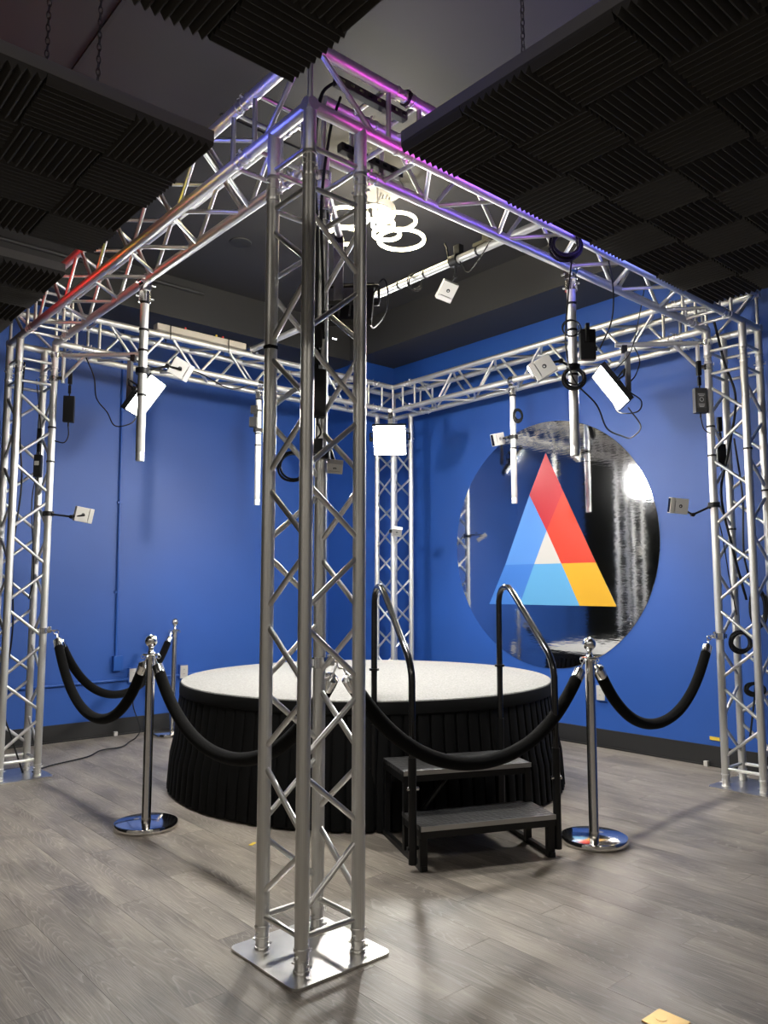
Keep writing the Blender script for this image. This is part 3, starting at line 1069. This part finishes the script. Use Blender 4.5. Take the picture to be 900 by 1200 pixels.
for y in (-A, SY - A):
    m = MB()
    m.lathe([(.0255, -.025), (.036, -.025), (.036, .025), (.0255, .025)], 20, (1.75, y, 3.325), axis_matrix(Vector((0, 0, 0)), UP.cross(Vector((1, 0, 0)))))
    m.box((1.75, y, 3.292), (.05, .05, .025), None, 0, .004)
    m.cyl((1.79, y, 3.31), (1.81, y, 3.31), .008, 8)
    m.build('pipe_clamp', CHROME, op)

# ------------------------------------------------------------------ square LED panels on arms
def led_proto():
    t = thing('led_panel', (0, 0, 0), 'x', 'studio light', 'square lit studio panels')
    # local: light leaves along +Y, panel in XZ
    MB().box((0, -.018, 0), (.31, .028, .31), None, 0, .004).build('housing', BLACKP, t)
    MB().box((0, -.0035, 0), (.290, .001, .290), None, 0).build('lit_face', LEDFACE, t)
    fr_ = MB()
    for q in (-1, 1):
        fr_.box((q * .151, -.001, 0), (.008, .012, .31), None, 0, .001).box((0, -.001, q * .151), (.294, .012, .008), None, 0, .001)
    fr_.build('bezel', BLACKP, t)
    b = MB().box((0, -.045, .02), (.16, .03, .12), None, 0, .004)
    for k in range(5):
        b.box((-.1 + .05 * k, -.036, -.09), (.008, .012, .09), None, 0)
    b.build('driver_box', GREYP, t)
    y = MB()
    y.tube([(.16, -.02, 0), (.185, -.02, 0), (.185, -.06, .0), (.185, -.09, .03)], .007, 8)
    y.tube([(-.16, -.02, 0), (-.185, -.02, 0), (-.185, -.06, .0), (-.185, -.09, .03)], .007, 8)
    y.tube([(-.185, -.09, .03), (.185, -.09, .03)], .007, 8)
    y.build('yoke', BLACKM, t)
    MB().lathe([(.0001, 0), (.018, 0), (.02, .006), (.018, .025), (.0001, .025)], 12, (.16, -.02, 0), Matrix.Rotation(PI / 2, 3, 'Y')).build('knob', BLACKP, t)
    return t


led0 = led_proto()


def aim(loc, az, tilt):
    """Matrix with local +Y pointing along azimuth az tilted down by tilt."""
    return Matrix.Translation(Vector(loc)) @ Matrix.Rotation(az - PI / 2, 4, 'Z') @ Matrix.Rotation(-tilt, 4, 'X')


TILT = math.radians(36.5)
leds = [((.60, 2.865, 2.63), -PI / 4, 'lit square panel on an arm at the left tower, half behind a drop pipe'),
        ((2.91, .585, 2.64), 3 * PI / 4, 'lit square panel on an arm above the mirror disc'),
        ((3.02, 2.99, 2.645), -3 * PI / 4, 'lit square panel facing the camera in the far corner behind the stage'),
        ((.56, .56, 2.63), PI / 4, 'square panel seen from its black back, behind the nearest tower')]
for k, (loc, az, lb) in enumerate(leds):
    M = aim(loc, az, TILT)
    if k == 0:
        led0.matrix_basis = M; W[led0.name] = M; o = led0
    else:
        o = copy_tree(led0, M)
    o['label'] = lb


def boom(tx, ty, lx, ly, label, z=2.94):
    """Arm from a tower tube (tx,ty) to above a panel at (lx,ly)."""
    t = thing('light_boom', (tx, ty, z), label, 'arm', 'arms that carry the square panels')
    d = Vector((lx - tx, ly - ty, 0)); L = d.length; d.normalize()
    p0 = Vector((tx, ty, z))
    back = Vector((lx, ly, 0)) - d * .10
    rod('bar', p0 + d * .06, Vector((back.x, back.y, z)) + d * .06, .0175, ALU, t, 16)
    rod('post', p0 + d * .065 + UP * .0, p0 + d * .065 - UP * .20, .014, ALU, t, 12)
    rod('strut', p0 + d * .065 - UP * .17, p0 + d * .22 - UP * .01, .012, ALU2, t, 10)
    for dz in (0, -.17):
        c = MB()
        c.lathe([(.0255, -.02), (.034, -.02), (.034, .02), (.0255, .02)], 20, (tx, ty, z + dz))
        c.box(p0 + d * .045 + UP * dz, (.04, .03, .028), Matrix.Rotation(math.atan2(d.y, d.x), 3, 'Z'), 0, .003)
        c.build('tube_clamp', CHROME, t)
    R = Matrix.Rotation(math.atan2(d.y, d.x), 3, 'Z')
    MB().box(Vector((back.x, back.y, z - .03)), (.035, .04, .05), R, 0, .004).build('spigot', BLACKM, t)
    MB().box(Vector((back.x, back.y, z - .19)) - d * .02, (.03, .045, .28), R, 0, .004).build('drop_bracket', GREYP, t)
    return t


boom(A, SY - A, .60, 2.865, 'aluminium arm holding the lit panel on the left tower')
boom(S - A, A, 2.91, .585, 'aluminium arm holding the lit panel above the mirror disc')
boom(S - A, SY - A, 3.02, 2.99, 'short aluminium arm holding the far corner panel', 2.935)
boom(A, A, .56, .56, 'aluminium arm holding the panel behind the nearest tower', 2.66 + .28)

# ------------------------------------------------------------------ power supplies hung by the towers
def psu(x, y, z, a, label, h=.17, w=.085, lab=True):
    t = thing('power_supply', (x, y, z), label, 'power supply', 'power boxes hung beside the towers')
    R = Matrix.Rotation(a, 3, 'Z')
    c = Vector((x, y, z))
    f = R @ Vector((0, -1, 0))
    MB().box(c, (w, .045, h), R, 0, .006).build('case', GREYP if lab else BLACKP, t) if False else MB().box(c, (w, .045, h), R, 0, .006).build('case', BLACKP if not lab else mat('dark grey plastic', (.06, .06, .062), .45), t)
    if lab:
        o = MB().box(c + f * .0235, (w * .72, .002, h * .62), R, 0).build('label', LABELG, t)
        s = MB()
        r = R @ Vector((1, 0, 0))
        for q, (zz, ww) in enumerate(((.04, .6), (.03, .45), (-.028, .55), (-.038, .5), (-.045, .4))):
            s.box(c + f * .025 + UP * zz * h / .17, (w * ww * .9, .001, .004), R, 0)
        s.ring(c + f * .025 + UP * .004, .013, .0022, f, 16, 5)
        s.build('print', PRINT, o)
    st = MB()
    st.box(c + UP * (h / 2 + .05), (.02, .02, .06), R, 0, .003).tube([c + UP * (h / 2), c + UP * (h / 2 + .025), c + UP * (h / 2 + .16)], .005, 8)
    st.box(c + UP * (h / 2 + .14), (.028, .03, .10), R, 0, .004)
    st.build('plug_cord', RUBBER, t)
    MB().cyl(c - UP * (h / 2), c - UP * (h / 2 + .03), .006, 8).build('strain_relief', RUBBER, t)
    return t


RANG = yaw - PI / 2
psu(.215, 3.29, 2.555, RANG + .25, 'black power box hanging by the left tower, under the arm of the lit panel', .19, .075, False)
psu(3.31, .155, 2.535, RANG + .05, 'dark grey power box with printed label hanging beside the tower beyond the mirror disc')
psu(.075, .085, 2.025, RANG + .3, 'black power box hanging inside the nearest tower', .19, .06, False)
t = thing('adaptor_box', (.072, .085, 1.815), 'small black box strapped below the power box inside the nearest tower', 'adaptor')
MB().box((.072, .085, 1.815), (.05, .03, .06), Matrix.Rotation(RANG, 3, 'Z'), 0, .004).build('case', BLACKP, t)
MB().tube(smooth_path([(.072, .085, 1.845), (.085, .075, 1.87), (.075, .085, 1.91)]), .004, 6).build('lead', RUBBER, t)
t = psu(.055, 3.40, 2.14, RANG + .1, 'black box with a white tag strapped inside the left tower', .16, .05, False)
MB().box(Vector((.055, 3.40, 2.16)) - fwd * .026, (.03, .002, .03), Matrix.Rotation(RANG + .1, 3, 'Z'), 0).build('tag', WHITEP, t)
psu(3.50, .12, 2.18, RANG, 'black box strapped inside the tower beyond the mirror disc', .15, .06, False)

# ------------------------------------------------------------------ sensor cameras
def cam_proto():
    """Body 0.126 long (x, sensor forward), 0.103 wide (y), 0.039 thick (z = visible flat side)."""
    t = thing('depth_camera', (0, 0, 0), 'x', 'camera', 'white sensor cameras on the truss')
    MB().box((-.0165, 0, 0), (.093, .103, .037), None, 0, .004).build('body', WHITEP, t)
    c = MB().box((.0465, 0, 0), (.031, .104, .039), None, 0, .004)
    fc = c.build('front_cap', WHITEP, t)
    MB().box((.0625, 0, 0), (.002, .094, .030), None, 0, .0008).build('sensor_window', LENS, fc)
    for s in (1, -1):
        lg = MB().lathe([(.0001, 0), (.012, 0), (.012, .0008), (.0001, .0008)], 20, (-.01, 0, .0186 if s > 0 else -.0194))
        g = lg.build('round_mark', INK, t)
        MB().lathe([(.0001, 0), (.004, 0), (.004, .0006), (.0001, .0006)], 10, (-.008, .001, .0194 if s > 0 else -.0200)).build('mark_dot', PRINT, g)
        MB().box((.028, 0, .0187 * s), (.0022, .07, .0008), None, 0).build('print_line', INK, t)
    return t


cam0 = cam_proto()
ncam = 0


def place_cam(loc, ang_deg, yawoff, label, roll=0.0, scale=1.0):
    """ang_deg: direction of the sensor end as the eye sees it (0 = rightwards, 90 = up)."""
    global ncam
    loc = Vector(loc)
    view = (loc - CAM).normalized()
    r = view.cross(UP).normalized()
    u = r.cross(view)
    a = math.radians(ang_deg)
    f = r * math.cos(a) + u * math.sin(a)
    z = -view
    # turn about the width axis so the side or front edge shows
    y = z.cross(f)
    Rq = Matrix.Rotation(yawoff, 3, y) @ Matrix.Rotation(roll, 3, f)
    f2, y2, z2 = Rq @ f, Rq @ y, Rq @ z
    M = Matrix.Translation(loc) @ frame_matrix(f2, y2, z2).to_4x4() @ Matrix.Diagonal((scale, scale, scale, 1))
    if ncam == 0:
        cam0.matrix_basis = M; W[cam0.name] = M; o = cam0
    else:
        o = copy_tree(cam0, M)
    o['label'] = label
    ncam += 1
    return loc, f2, y2, z2


def mount(p_tube, p_cam, axis, label, elbow=None, r=TUBE):
    """Black clamp on a tube and a jointed arm to the camera."""
    p, q = Vector(p_tube), Vector(p_cam)
    t = thing('camera_mount', p, label, 'arm', 'jointed camera arms')
    ax = Vector(axis)
    MB().lathe([(r, -.016), (r + .014, -.016), (r + .014, .016), (r, .016)], 16, p, axis_matrix(Vector((0, 0, 0)), ax)).build('clamp', BLACKP, t)
    e = Vector(elbow) if elbow is not None else p.lerp(q, .55) - UP * .05
    d0 = (e - p).normalized()
    s = p + d0 * (r + .01)
    MB().tube([s, s.lerp(e, .5), e], .007, 8).build('arm_link', BLACKM, t)
    MB().tube([e, e.lerp(q, .5), q], .007, 8).build('arm_link', BLACKM, t)
    k = MB()
    k.lathe([(.0001, -.014), (.013, -.014), (.013, .014), (.0001, .014)], 12, e, axis_matrix(Vector((0, 0, 0)), fwd))
    k.lathe([(.0001, -.012), (.011, -.012), (.011, .012), (.0001, .012)], 12, s, axis_matrix(Vector((0, 0, 0)), fwd))
    k.build('joint', BLACKP, t)
    return t


c, f, y, z = place_cam((.300, 3.155, 1.790), -10, .35, 'white box camera on a jointed arm at the left tower, below the power box')
mount((A, SY - A, 1.80), c - f * .0 + z * .025, UP, 'black jointed arm of the camera on the left tower', elbow=c - f * .085 - UP * .03)
c, f, y, z = place_cam((3.205, .285, 1.825), 172, -.45, 'white box camera with reddish window at the tower beyond the mirror disc')
mount((S - A, A, 1.83), c - z * .02, UP, 'black jointed arm of the camera beyond the mirror disc', elbow=c - f * .10 - UP * .05)
c, f, y, z = place_cam((.335, 1.79, 2.545), -28, .15, 'white box camera beside the left lit panel, near the drop pipe under the yellow-lit beam')
mount((A, 1.83, 2.50), c + z * .03, UP, 'black jointed arm of the camera beside the left lit panel', elbow=c - f * .085 - UP * .03)
c, f, y, z = place_cam((1.75, 1.005, 3.15), -118, .25, 'white box camera hanging from the overhead pipe below the ring lamp', roll=-.35)
mount((1.75, .92, 3.325), c - f * .05, (0, 1, 0), 'black jointed arm hanging the camera from the overhead pipe', elbow=(1.76, .94, 3.23))
c, f, y, z = place_cam((1.60, .16, 2.435), 208, -.25, 'white box camera beside the drop pipe wound with cable loops', roll=.2)
mount((1.82, A, 2.47), c - f * .06, UP, 'black jointed arm of the camera at the pipe with cable loops', elbow=(1.72, .13, 2.49))
c, f, y, z = place_cam((3.345, 1.965, 2.545), 190, -.75, 'white box camera at the thin drop pipe left of the mirror disc')
mount((S - A, 1.82, 2.545), c - f * .05, UP, 'black jointed arm of the camera at the pipe left of the mirror disc', elbow=(3.36, 1.88, 2.55))
c, f, y, z = place_cam((3.30, 3.20, 1.825), 262, .9, 'small dark-fronted camera on the far corner tower below its lit panel', scale=.9)
mount((S - A, SY - A, 1.84), c - f * .02, UP, 'black jointed arm of the camera on the far corner tower', elbow=(3.33, 3.25, 1.86))
c, f, y, z = place_cam((.200, .134, 1.755), 265, 1.05, 'white camera behind the nearest tower, seen between its tubes', scale=.62)
mount((A, A, 1.79), c - z * .01, UP, 'black jointed arm of the camera behind the nearest tower', elbow=(.17, .13, 1.83))
t = thing('adaptor_box', (1.765, 3.33, 2.70), 'black twin boxes clamped to the pipe left of the nearest tower', 'adaptor')
MB().box((1.768, 3.325, 2.80), (.05, .045, .07), Matrix.Rotation(RANG, 3, 'Z'), 0, .005).build('case', BLACKP, t)
MB().box((1.762, 3.322, 2.69), (.06, .05, .085), Matrix.Rotation(RANG, 3, 'Z'), 0, .005).build('case', BLACKP, t)
MB().lathe([(TUBE, -.014), (.042, -.014), (.042, .014), (TUBE, .014)], 16, (1.825, SY - A, 2.63)).build('clamp', BLACKP, t)
MB().box((1.79, 3.33, 2.74), (.03, .03, .20), Matrix.Rotation(RANG, 3, 'Z'), 0, .004).build('bracket', BLACKM, t)

# black adaptor box on the cable-wound pipe
t = thing('adaptor_box', (1.87, A, 2.63), 'black adaptor box tied to the pipe with cable loops', 'adaptor')
Rb = Matrix.Rotation(RANG, 3, 'Z')
MB().box((1.885, .07, 2.60), (.085, .04, .17), Rb, 0, .005).build('case', BLACKP, t)
MB().box((1.90, .048, 2.575), (.055, .012, .025), Rb, 0, .003).build('connector', GREYP, t)
MB().box((1.86, .05, 2.66), (.02, .03, .10), Rb, 0, .003).build('strap', RUBBER, t)

# ------------------------------------------------------------------ cable coils and loose cables
def coil(c, R, nrm, label, turns=4, r=.0065, squash=1.0):
    mb = MB()
    c = Vector(c); z = Vector(nrm).normalized()
    x = UP.cross(z).normalized(); y = z.cross(x)
    pts = []
    n = 30
    for k in range(turns * n + 1):
        a = 2 * PI * k / n + .6
        i = k / n
        rr = R * (1 + .13 * math.sin(i * 2.3) + .03 * math.sin(a * 1.3 + i))
        pts.append(c + x * rr * math.cos(a) + y * rr * math.sin(a) * squash + z * (r * 1.6 * (math.sin(i * 1.7)) + .004 * i - .004 * turns / 2) + y * .006 * math.sin(i * 3.1))
    mb.tube(pts, r, 7)
    return tag(mb.build('cable_coil', RUBBER, None, c), label, 'cable coil', 'coils of black cable')


coil((1.47, -.12 + .02, 2.985), .072, (-.7, -.72, .1), 'coil of black cable hung on the violet-lit beam', 8, .0065)
coil((S - .02, .03, .925), .062, (-.75, -.66, 0), 'coil of black cable hung on a brace of the tower beyond the mirror disc', 9, .0045)
coil((1.74, .07, 2.66), .045, (-.7, -.7, .1), 'small upper cable loop at the pipe beside the mirror disc', 2, .0035)
coil((1.755, .07, 2.39), .055, (-.7, -.7, .1), 'lower cable loop at the pipe beside the mirror disc', 6, .0045)
coil((3.372, 1.765, 2.72), .035, (-.7, -.7, .2), 'tangled cable bundle at the pipe left of the mirror disc', 8, .005, 1.5)
coil((.015, .163, 1.738), .055, (-.7, -.7, .1), 'cable loop inside the nearest tower, beside its middle tube', 3, .0045)
coil((S + .06, -.06, 1.15), .045, (-.8, -.6, 0), 'cable bundle at the outer side of the tower beyond the mirror disc', 9, .006, 2.6)
coil((S + .05, -.02, .62), .06, (-.7, -.7, .2), 'low cable bundle inside the tower beyond the mirror disc', 8, .005, .6)

led_pts = [Vector(l[0]) for l in leds]
cable([(.28, 3.18, 2.93), (.33, 3.14, 2.78), (.34, 3.10, 2.62), (.40, 3.05, 2.52), (.44, 3.0, 2.42), (.53, 2.94, 2.44), (.56, 2.90, 2.50)],
      'thin black cable looping from the arm to the left lit panel', .0045)
cable([(3.02, .47, 2.94), (3.05, .44, 2.83), (3.02, .46, 2.72), (2.97, .50, 2.63), (3.05, .44, 2.55), (3.02, .45, 2.47), (2.93, .53, 2.46), (2.90, .56, 2.52)],
      'thin black cable looping from the arm to the panel above the mirror disc', .0045)
cable([(1.76, .07, 3.05), (1.70, .06, 2.80), (1.66, .05, 2.55), (1.68, .02, 2.36), (1.82, -.02, 2.24), (2.10, .10, 2.17), (2.45, .22, 2.19), (2.80, .37, 2.25), (3.0, .42, 2.36), (2.985, .50, 2.50)],
      'long black cable sagging from the violet-lit beam to the panel above the mirror disc', .0048)
cable([(1.84, -.10, 3.05), (1.95, -.06, 2.90), (2.02, .0, 2.75), (2.05, .1, 2.62)], 'short black cable hanging below the violet-lit beam', .004)
cable([(2.62, .12, 3.22), (2.66, .2, 3.0), (2.74, .32, 2.80), (2.80, .48, 2.72)], 'straight black cable down to the panel above the mirror disc', .004)
cable([(.215, 3.29, 2.43), (.215, 3.28, 2.36), (.19, 3.29, 2.31), (.135, 3.32, 2.32)], 'short black cable below the power box of the left tower', .004)
cable([(3.31, .155, 2.42), (3.32, .14, 2.34), (3.36, .11, 2.31), (3.39, .10, 2.31)], 'short black cable below the grey power box', .004)
# cables in the towers
cable([(.10, .02, 3.30), (.03, .02, 3.20), (.01, .03, 2.95), (.05, .06, 2.6), (.06, .085, 2.2), (.085, .09, 1.9)], 'black cable running down inside the nearest tower', .007)
cable([(.16, .06, 3.28), (.10, .05, 3.1), (.075, .07, 2.8), (.085, .07, 2.5), (.10, .08, 2.25)], 'second black cable inside the top of the nearest tower', .006)
cable([(-.04, 3.50, 2.9), (-.06, 3.46, 2.4), (-.03, 3.47, 2.0), (-.07, 3.46, 1.5), (-.04, 3.48, 1.0), (-.08, 3.47, .5), (-.02, 3.44, .25), (.04, 3.38, .03)], 'black cable running down inside the left tower', .006)
cable([(.06, 3.54, 2.8), (.10, 3.5, 2.3), (.06, 3.52, 1.9), (.09, 3.5, 1.4), (.07, 3.52, 1.2)], 'thin black cable at the back of the left tower', .004)
cable([(3.45, .10, 3.1), (3.47, .05, 2.8), (3.50, .0, 2.55), (3.47, .05, 2.2), (3.44, .1, 1.9), (3.46, .04, 1.5), (3.52, 0, 1.2)], 'thick black cable running down inside the tower beyond the mirror disc', .009)
cable([(3.40, .13, 1.80), (3.42, .10, 1.65), (3.46, .08, 1.35), (3.5, .06, 1.1)], 'thin black cable from the camera arm down the tower beyond the mirror disc', .004)
cable([(3.58, .06, 2.3), (3.60, .03, 1.9), (3.56, .02, 1.5), (3.60, -.02, 1.2), (3.55, -.03, .9), (3.58, 0, .6), (3.52, .02, .3)], 'black cable on the outer side of the tower beyond the mirror disc', .007)
cable([(.10, 3.37, .03), (.30, 3.60, .008), (.60, 3.72, .008), (.78, 3.90, .008), (.95, 3.92, .008), (1.10, 4.10, .008), (1.22, 4.25, .008), (1.30, 4.36, .06), (1.275, 4.46, .25), (1.29, 4.47, .36), (1.28, 4.478, .46)],
      'black cable lying on the floor from the left tower to the wall outlet', .005)
cable([(1.7, 3.28, 2.99), (1.5, 3.28, 2.93), (1.2, 3.30, 3.02), (.9, 3.30, 2.98), (.6, 3.3, 3.03), (.35, 3.28, 2.99)], 'black cable sagging along the left wall beam', .005)

# black light bars inside the beam near the nearest tower
for k, (x0, x1, y, z, lb) in enumerate(((.05, .42, -.05, 3.245, 'black light bar under the top tube beside the nearest tower'),
                                        (.18, .52, .09, 3.085, 'black light bar on the lower inner tube beside the nearest tower'))):
    t = thing('light_bar', ((x0 + x1) / 2, y, z), lb, 'light bar', 'black bars inside the violet-lit beam')
    MB().box(((x0 + x1) / 2, y, z), (x1 - x0, .035, .035), None, 0, .004).build('housing', BLACKP, t)
    m = MB()
    for q in range(8):
        m.box((x0 + (x1 - x0) * (q + .5) / 8, y - .018, z), (.02, .004, .012), None, 0)
    m.build('lens_row', LENS, t)

# cream bar on the left wall beam
t = thing('light_fixture_bar', (1.3, SY - A, 3.34), 'long cream bar fixture tied on top of the left wall beam', 'light bar')
MB().box((1.27, SY - A + .0, 3.327), (.80, .075, .050), None, 0, .005).build('body', BEIGE, t)
for x in (.98, 1.50):
    m = MB()
    m.tube([(x, SY - A - .042, 3.24), (x, SY - A - .042, 3.357), (x, SY - A + .042, 3.357), (x, SY - A + .042, 3.24)], .004, 6)
    m.build('cable_tie', RUBBER, t)
m = MB()
m.tube(smooth_path([(.90, SY - A, 3.357), (1.1, SY - A - .01, 3.372), (1.3, SY - A + .01, 3.365), (1.6, SY - A, 3.375), (1.68, SY - A, 3.33)]), .003, 6, 0)
m.build('wire', RUBBER, t)
m = MB()
for x, mi in ((1.12, 0), (1.40, 1), (1.46, 0)):
    m.box((x, SY - A - .01, 3.366), (.014, .014, .022), None, mi, .002)
m.build('wire_nut', [mat('red plastic', (.6, .02, .02), .4), YTAPE], t)

# black straps on tower tubes
def strap(x, y, z, label):
    mb = MB(); tie(mb, (x, y, z), (0, 0, 1), TUBE + .0008)
    mb.box((x - .02, y - .022, z), (.012, .012, .012), None, 0, .002)
    return tag(mb.build('strap', RUBBER, None, (x, y, z)), label, 'strap', 'black straps round the tower tubes')


strap(-A, A, 2.174, 'black strap round the left tube of the nearest tower')
strap(A, SY - A, 2.415, 'black strap on the left tower tube, upper one')
strap(A, SY - A, 2.17, 'black strap on the left tower tube, lower one')
strap(S - A, A, 2.36, 'black strap on the inner tube of the tower beyond the mirror, upper one')
strap(S - A, A, 2.163, 'black strap on the inner tube of the tower beyond the mirror, lower one')
strap(S - A, -A, 2.178, 'black strap on the front tube of the tower beyond the mirror')
strap(S + A, -A, 1.924, 'black strap on the outer tube of the tower beyond the mirror')
strap(S + A, A, 1.68, 'black strap on the rear tube of the tower beyond the mirror')
mb = MB(); tie(mb, (.36, -A, H + 2 * A), (1, 0, 0), TUBE + .0035)
mb.box((.36, -A - .03, H + 2 * A), (.014, .012, .014), None, 0, .002)
tag(mb.build('strap', RUBBER, None, (.36, -A, H + 2 * A)), 'black strap round the pink-lit top tube', 'strap', 'black straps round the tower tubes')

# ------------------------------------------------------------------ conduits and outlets on the walls
cd = thing('wall_conduit', (1.11, YL, .63), 'blue painted conduit running up the left wall to a junction box', 'conduit')
rod('pipe', (1.115, YL - .012, .68), (1.085, YL - .012, 3.70), .011, BLUEBOX, cd, 10)
MB().box((1.125, YL - .025, .625), (.085, .05, .13), None, 0, .006).build('junction_box', BLUEBOX, cd)
m = MB()
for z in (1.25, 2.05, 2.9):
    m.box((1.105, YL - .012, z), (.05, .016, .022), None, 0, .002)
m.build('pipe_strap', BLUEBOX, cd)
rod('raceway', (.1, YL - .012, .462), (1.24, YL - .012, .478), .013, BLUEBOX, cd, 8)
rod('raceway', (1.32, YL - .012, .478), (2.6, YL - .012, .485), .013, BLUEBOX, cd, 8)


def outlet(c, nrm, label):
    t = thing('wall_outlet', c, label, 'outlet', 'white wall outlets')
    c = Vector(c); n = Vector(nrm)
    s = UP.cross(n)
    R = frame_matrix(s, n, UP)
    MB().box(c + n * .012, (.09, .024, .135), R, 0, .003).build('back_box', BLUEBOX, t)
    p = MB().box(c + n * .027, (.075, .008, .118), R, 0, .003).build('cover_plate', WHITEP, t)
    m = MB()
    for dz in (.02, -.02):
        m.box(c + n * .032 + UP * dz, (.03, .004, .026), R, 0, .002)
        for q in (-.006, .006):
            m.box(c + n * .0345 + UP * (dz + .003) + s * q, (.002, .002, .008), R, 1)
    m.build('socket', [WHITEP, INK], p)
    return t


outlet((1.276, YL, .511), (0, -1, 0), 'white wall outlet with a black cable plugged in')
outlet((1.765, YL, .509), (0, -1, 0), 'white wall outlet just left of the stage edge')
outlet((XR, 1.379, .435), (-1, 0, 0), 'white wall outlet on the right wall behind the stanchion')
t = tag(MB().box((XR - .004, .447, .197), (.006, .075, .025), None, 0, .001).build('sticker', YTAPE, None, (XR - .004, .447, .197)), 'small yellow sticker on the wall beside the right tower', 'sticker')
tag(MB().box((1.125, 4.465, .019), (.03, .03, .036), None, 0, .003).build('white_cap', WHITEP, None, (1.125, 4.465, 0)), 'small white cap on the floor at the left baseboard', 'cap', 'small white caps by the baseboards')
tag(MB().box((3.87, .50, .019), (.03, .03, .036), None, 0, .003).build('white_cap', WHITEP, None, (3.87, .5, 0)), 'small white cap on the floor at the right baseboard', 'cap', 'small white caps by the baseboards')
tag(MB().box((.472, 1.144, .001), (.05, .02, .0012), Matrix.Rotation(.5, 3, 'Z'), 0).build('tape_mark', YTAPE, None, (.472, 1.144, 0)), 'small yellow tape mark on the floor beside the nearest tower', 'tape')
t = thing('floor_outlet', (.505, -1.06, 0), 'brass floor outlet cover at the bottom edge', 'floor outlet')
Rf = Matrix.Rotation(.0, 3, 'Z')
MB().box((.52, -1.055, .003), (.10, .10, .005), Rf, 0, .0015).build('cover', BRASS, t)
MB().lathe([(.0001, .0056), (.016, .0056), (.016, .0068), (.0001, .0068)], 20, (.52, -1.04, 0)).build('screw_cap', BRASS, t)
# black clamp, small boxes and looped cable on the overhead pipe
t = thing('cable_clamp', (1.75, .93, 3.325), 'black clamp with small connectors on the overhead pipe above the hanging camera', 'clamp')
MB().lathe([(TUBE, -.03), (.04, -.03), (.04, .03), (TUBE, .03)], 16, (1.75, .93, 3.325), axis_matrix(Vector((0, 0, 0)), Vector((0, 1, 0)))).build('collar', BLACKP, t)
MB().box((1.75, .90, 3.385), (.04, .05, .06), None, 0, .004).build('connector', BLACKP, t)
MB().tube([(1.75, .99, 3.36), (1.75, 1.0, 3.43), (1.75, 1.02, 3.47)], .006, 8).build('stem', BLACKM, t)
MB().box((1.75, .66, 3.40), (.045, .05, .08), None, 0, .004).box((1.75, .72, 3.365), (.03, .10, .02), None, 0, .003).build('small_box', mat('tan plastic', (.10, .085, .05), .5), t)
coil((1.75, 1.30, 3.30), .05, (.3, 1, 0), 'cable loop hanging round the overhead pipe', 4, .0035, 1.0)
cable([(1.74, .88, 3.30), (1.72, .80, 3.20), (1.72, .72, 3.24), (1.73, .62, 3.34)], 'black cable drooping under the overhead pipe by the clamp', .004)
cable([(.655, .455, 2.66), (.70, .42, 2.76), (.725, .41, 2.72), (.72, .41, 2.60), (.675, .445, 2.52), (.655, .46, 2.54)], 'black cable hanging just right of the nearest tower', .004)
# two tiny lights on the soffit seen through the nearest tower
t = thing('twin_light', (3.144, 4.02, 3.889), 'two tiny bright white lights on the dark soffit, seen through the nearest tower', 'light')
MB().box((3.144, 4.012, 3.889), (.07, .016, .03), None, 0, .003).build('housing', BLACKP, t)
for q in (-.017, .017):
    MB().box((3.144 + q, 4.002, 3.889), (.022, .006, .012), None, 0).build('lens', DISPLAY, t)
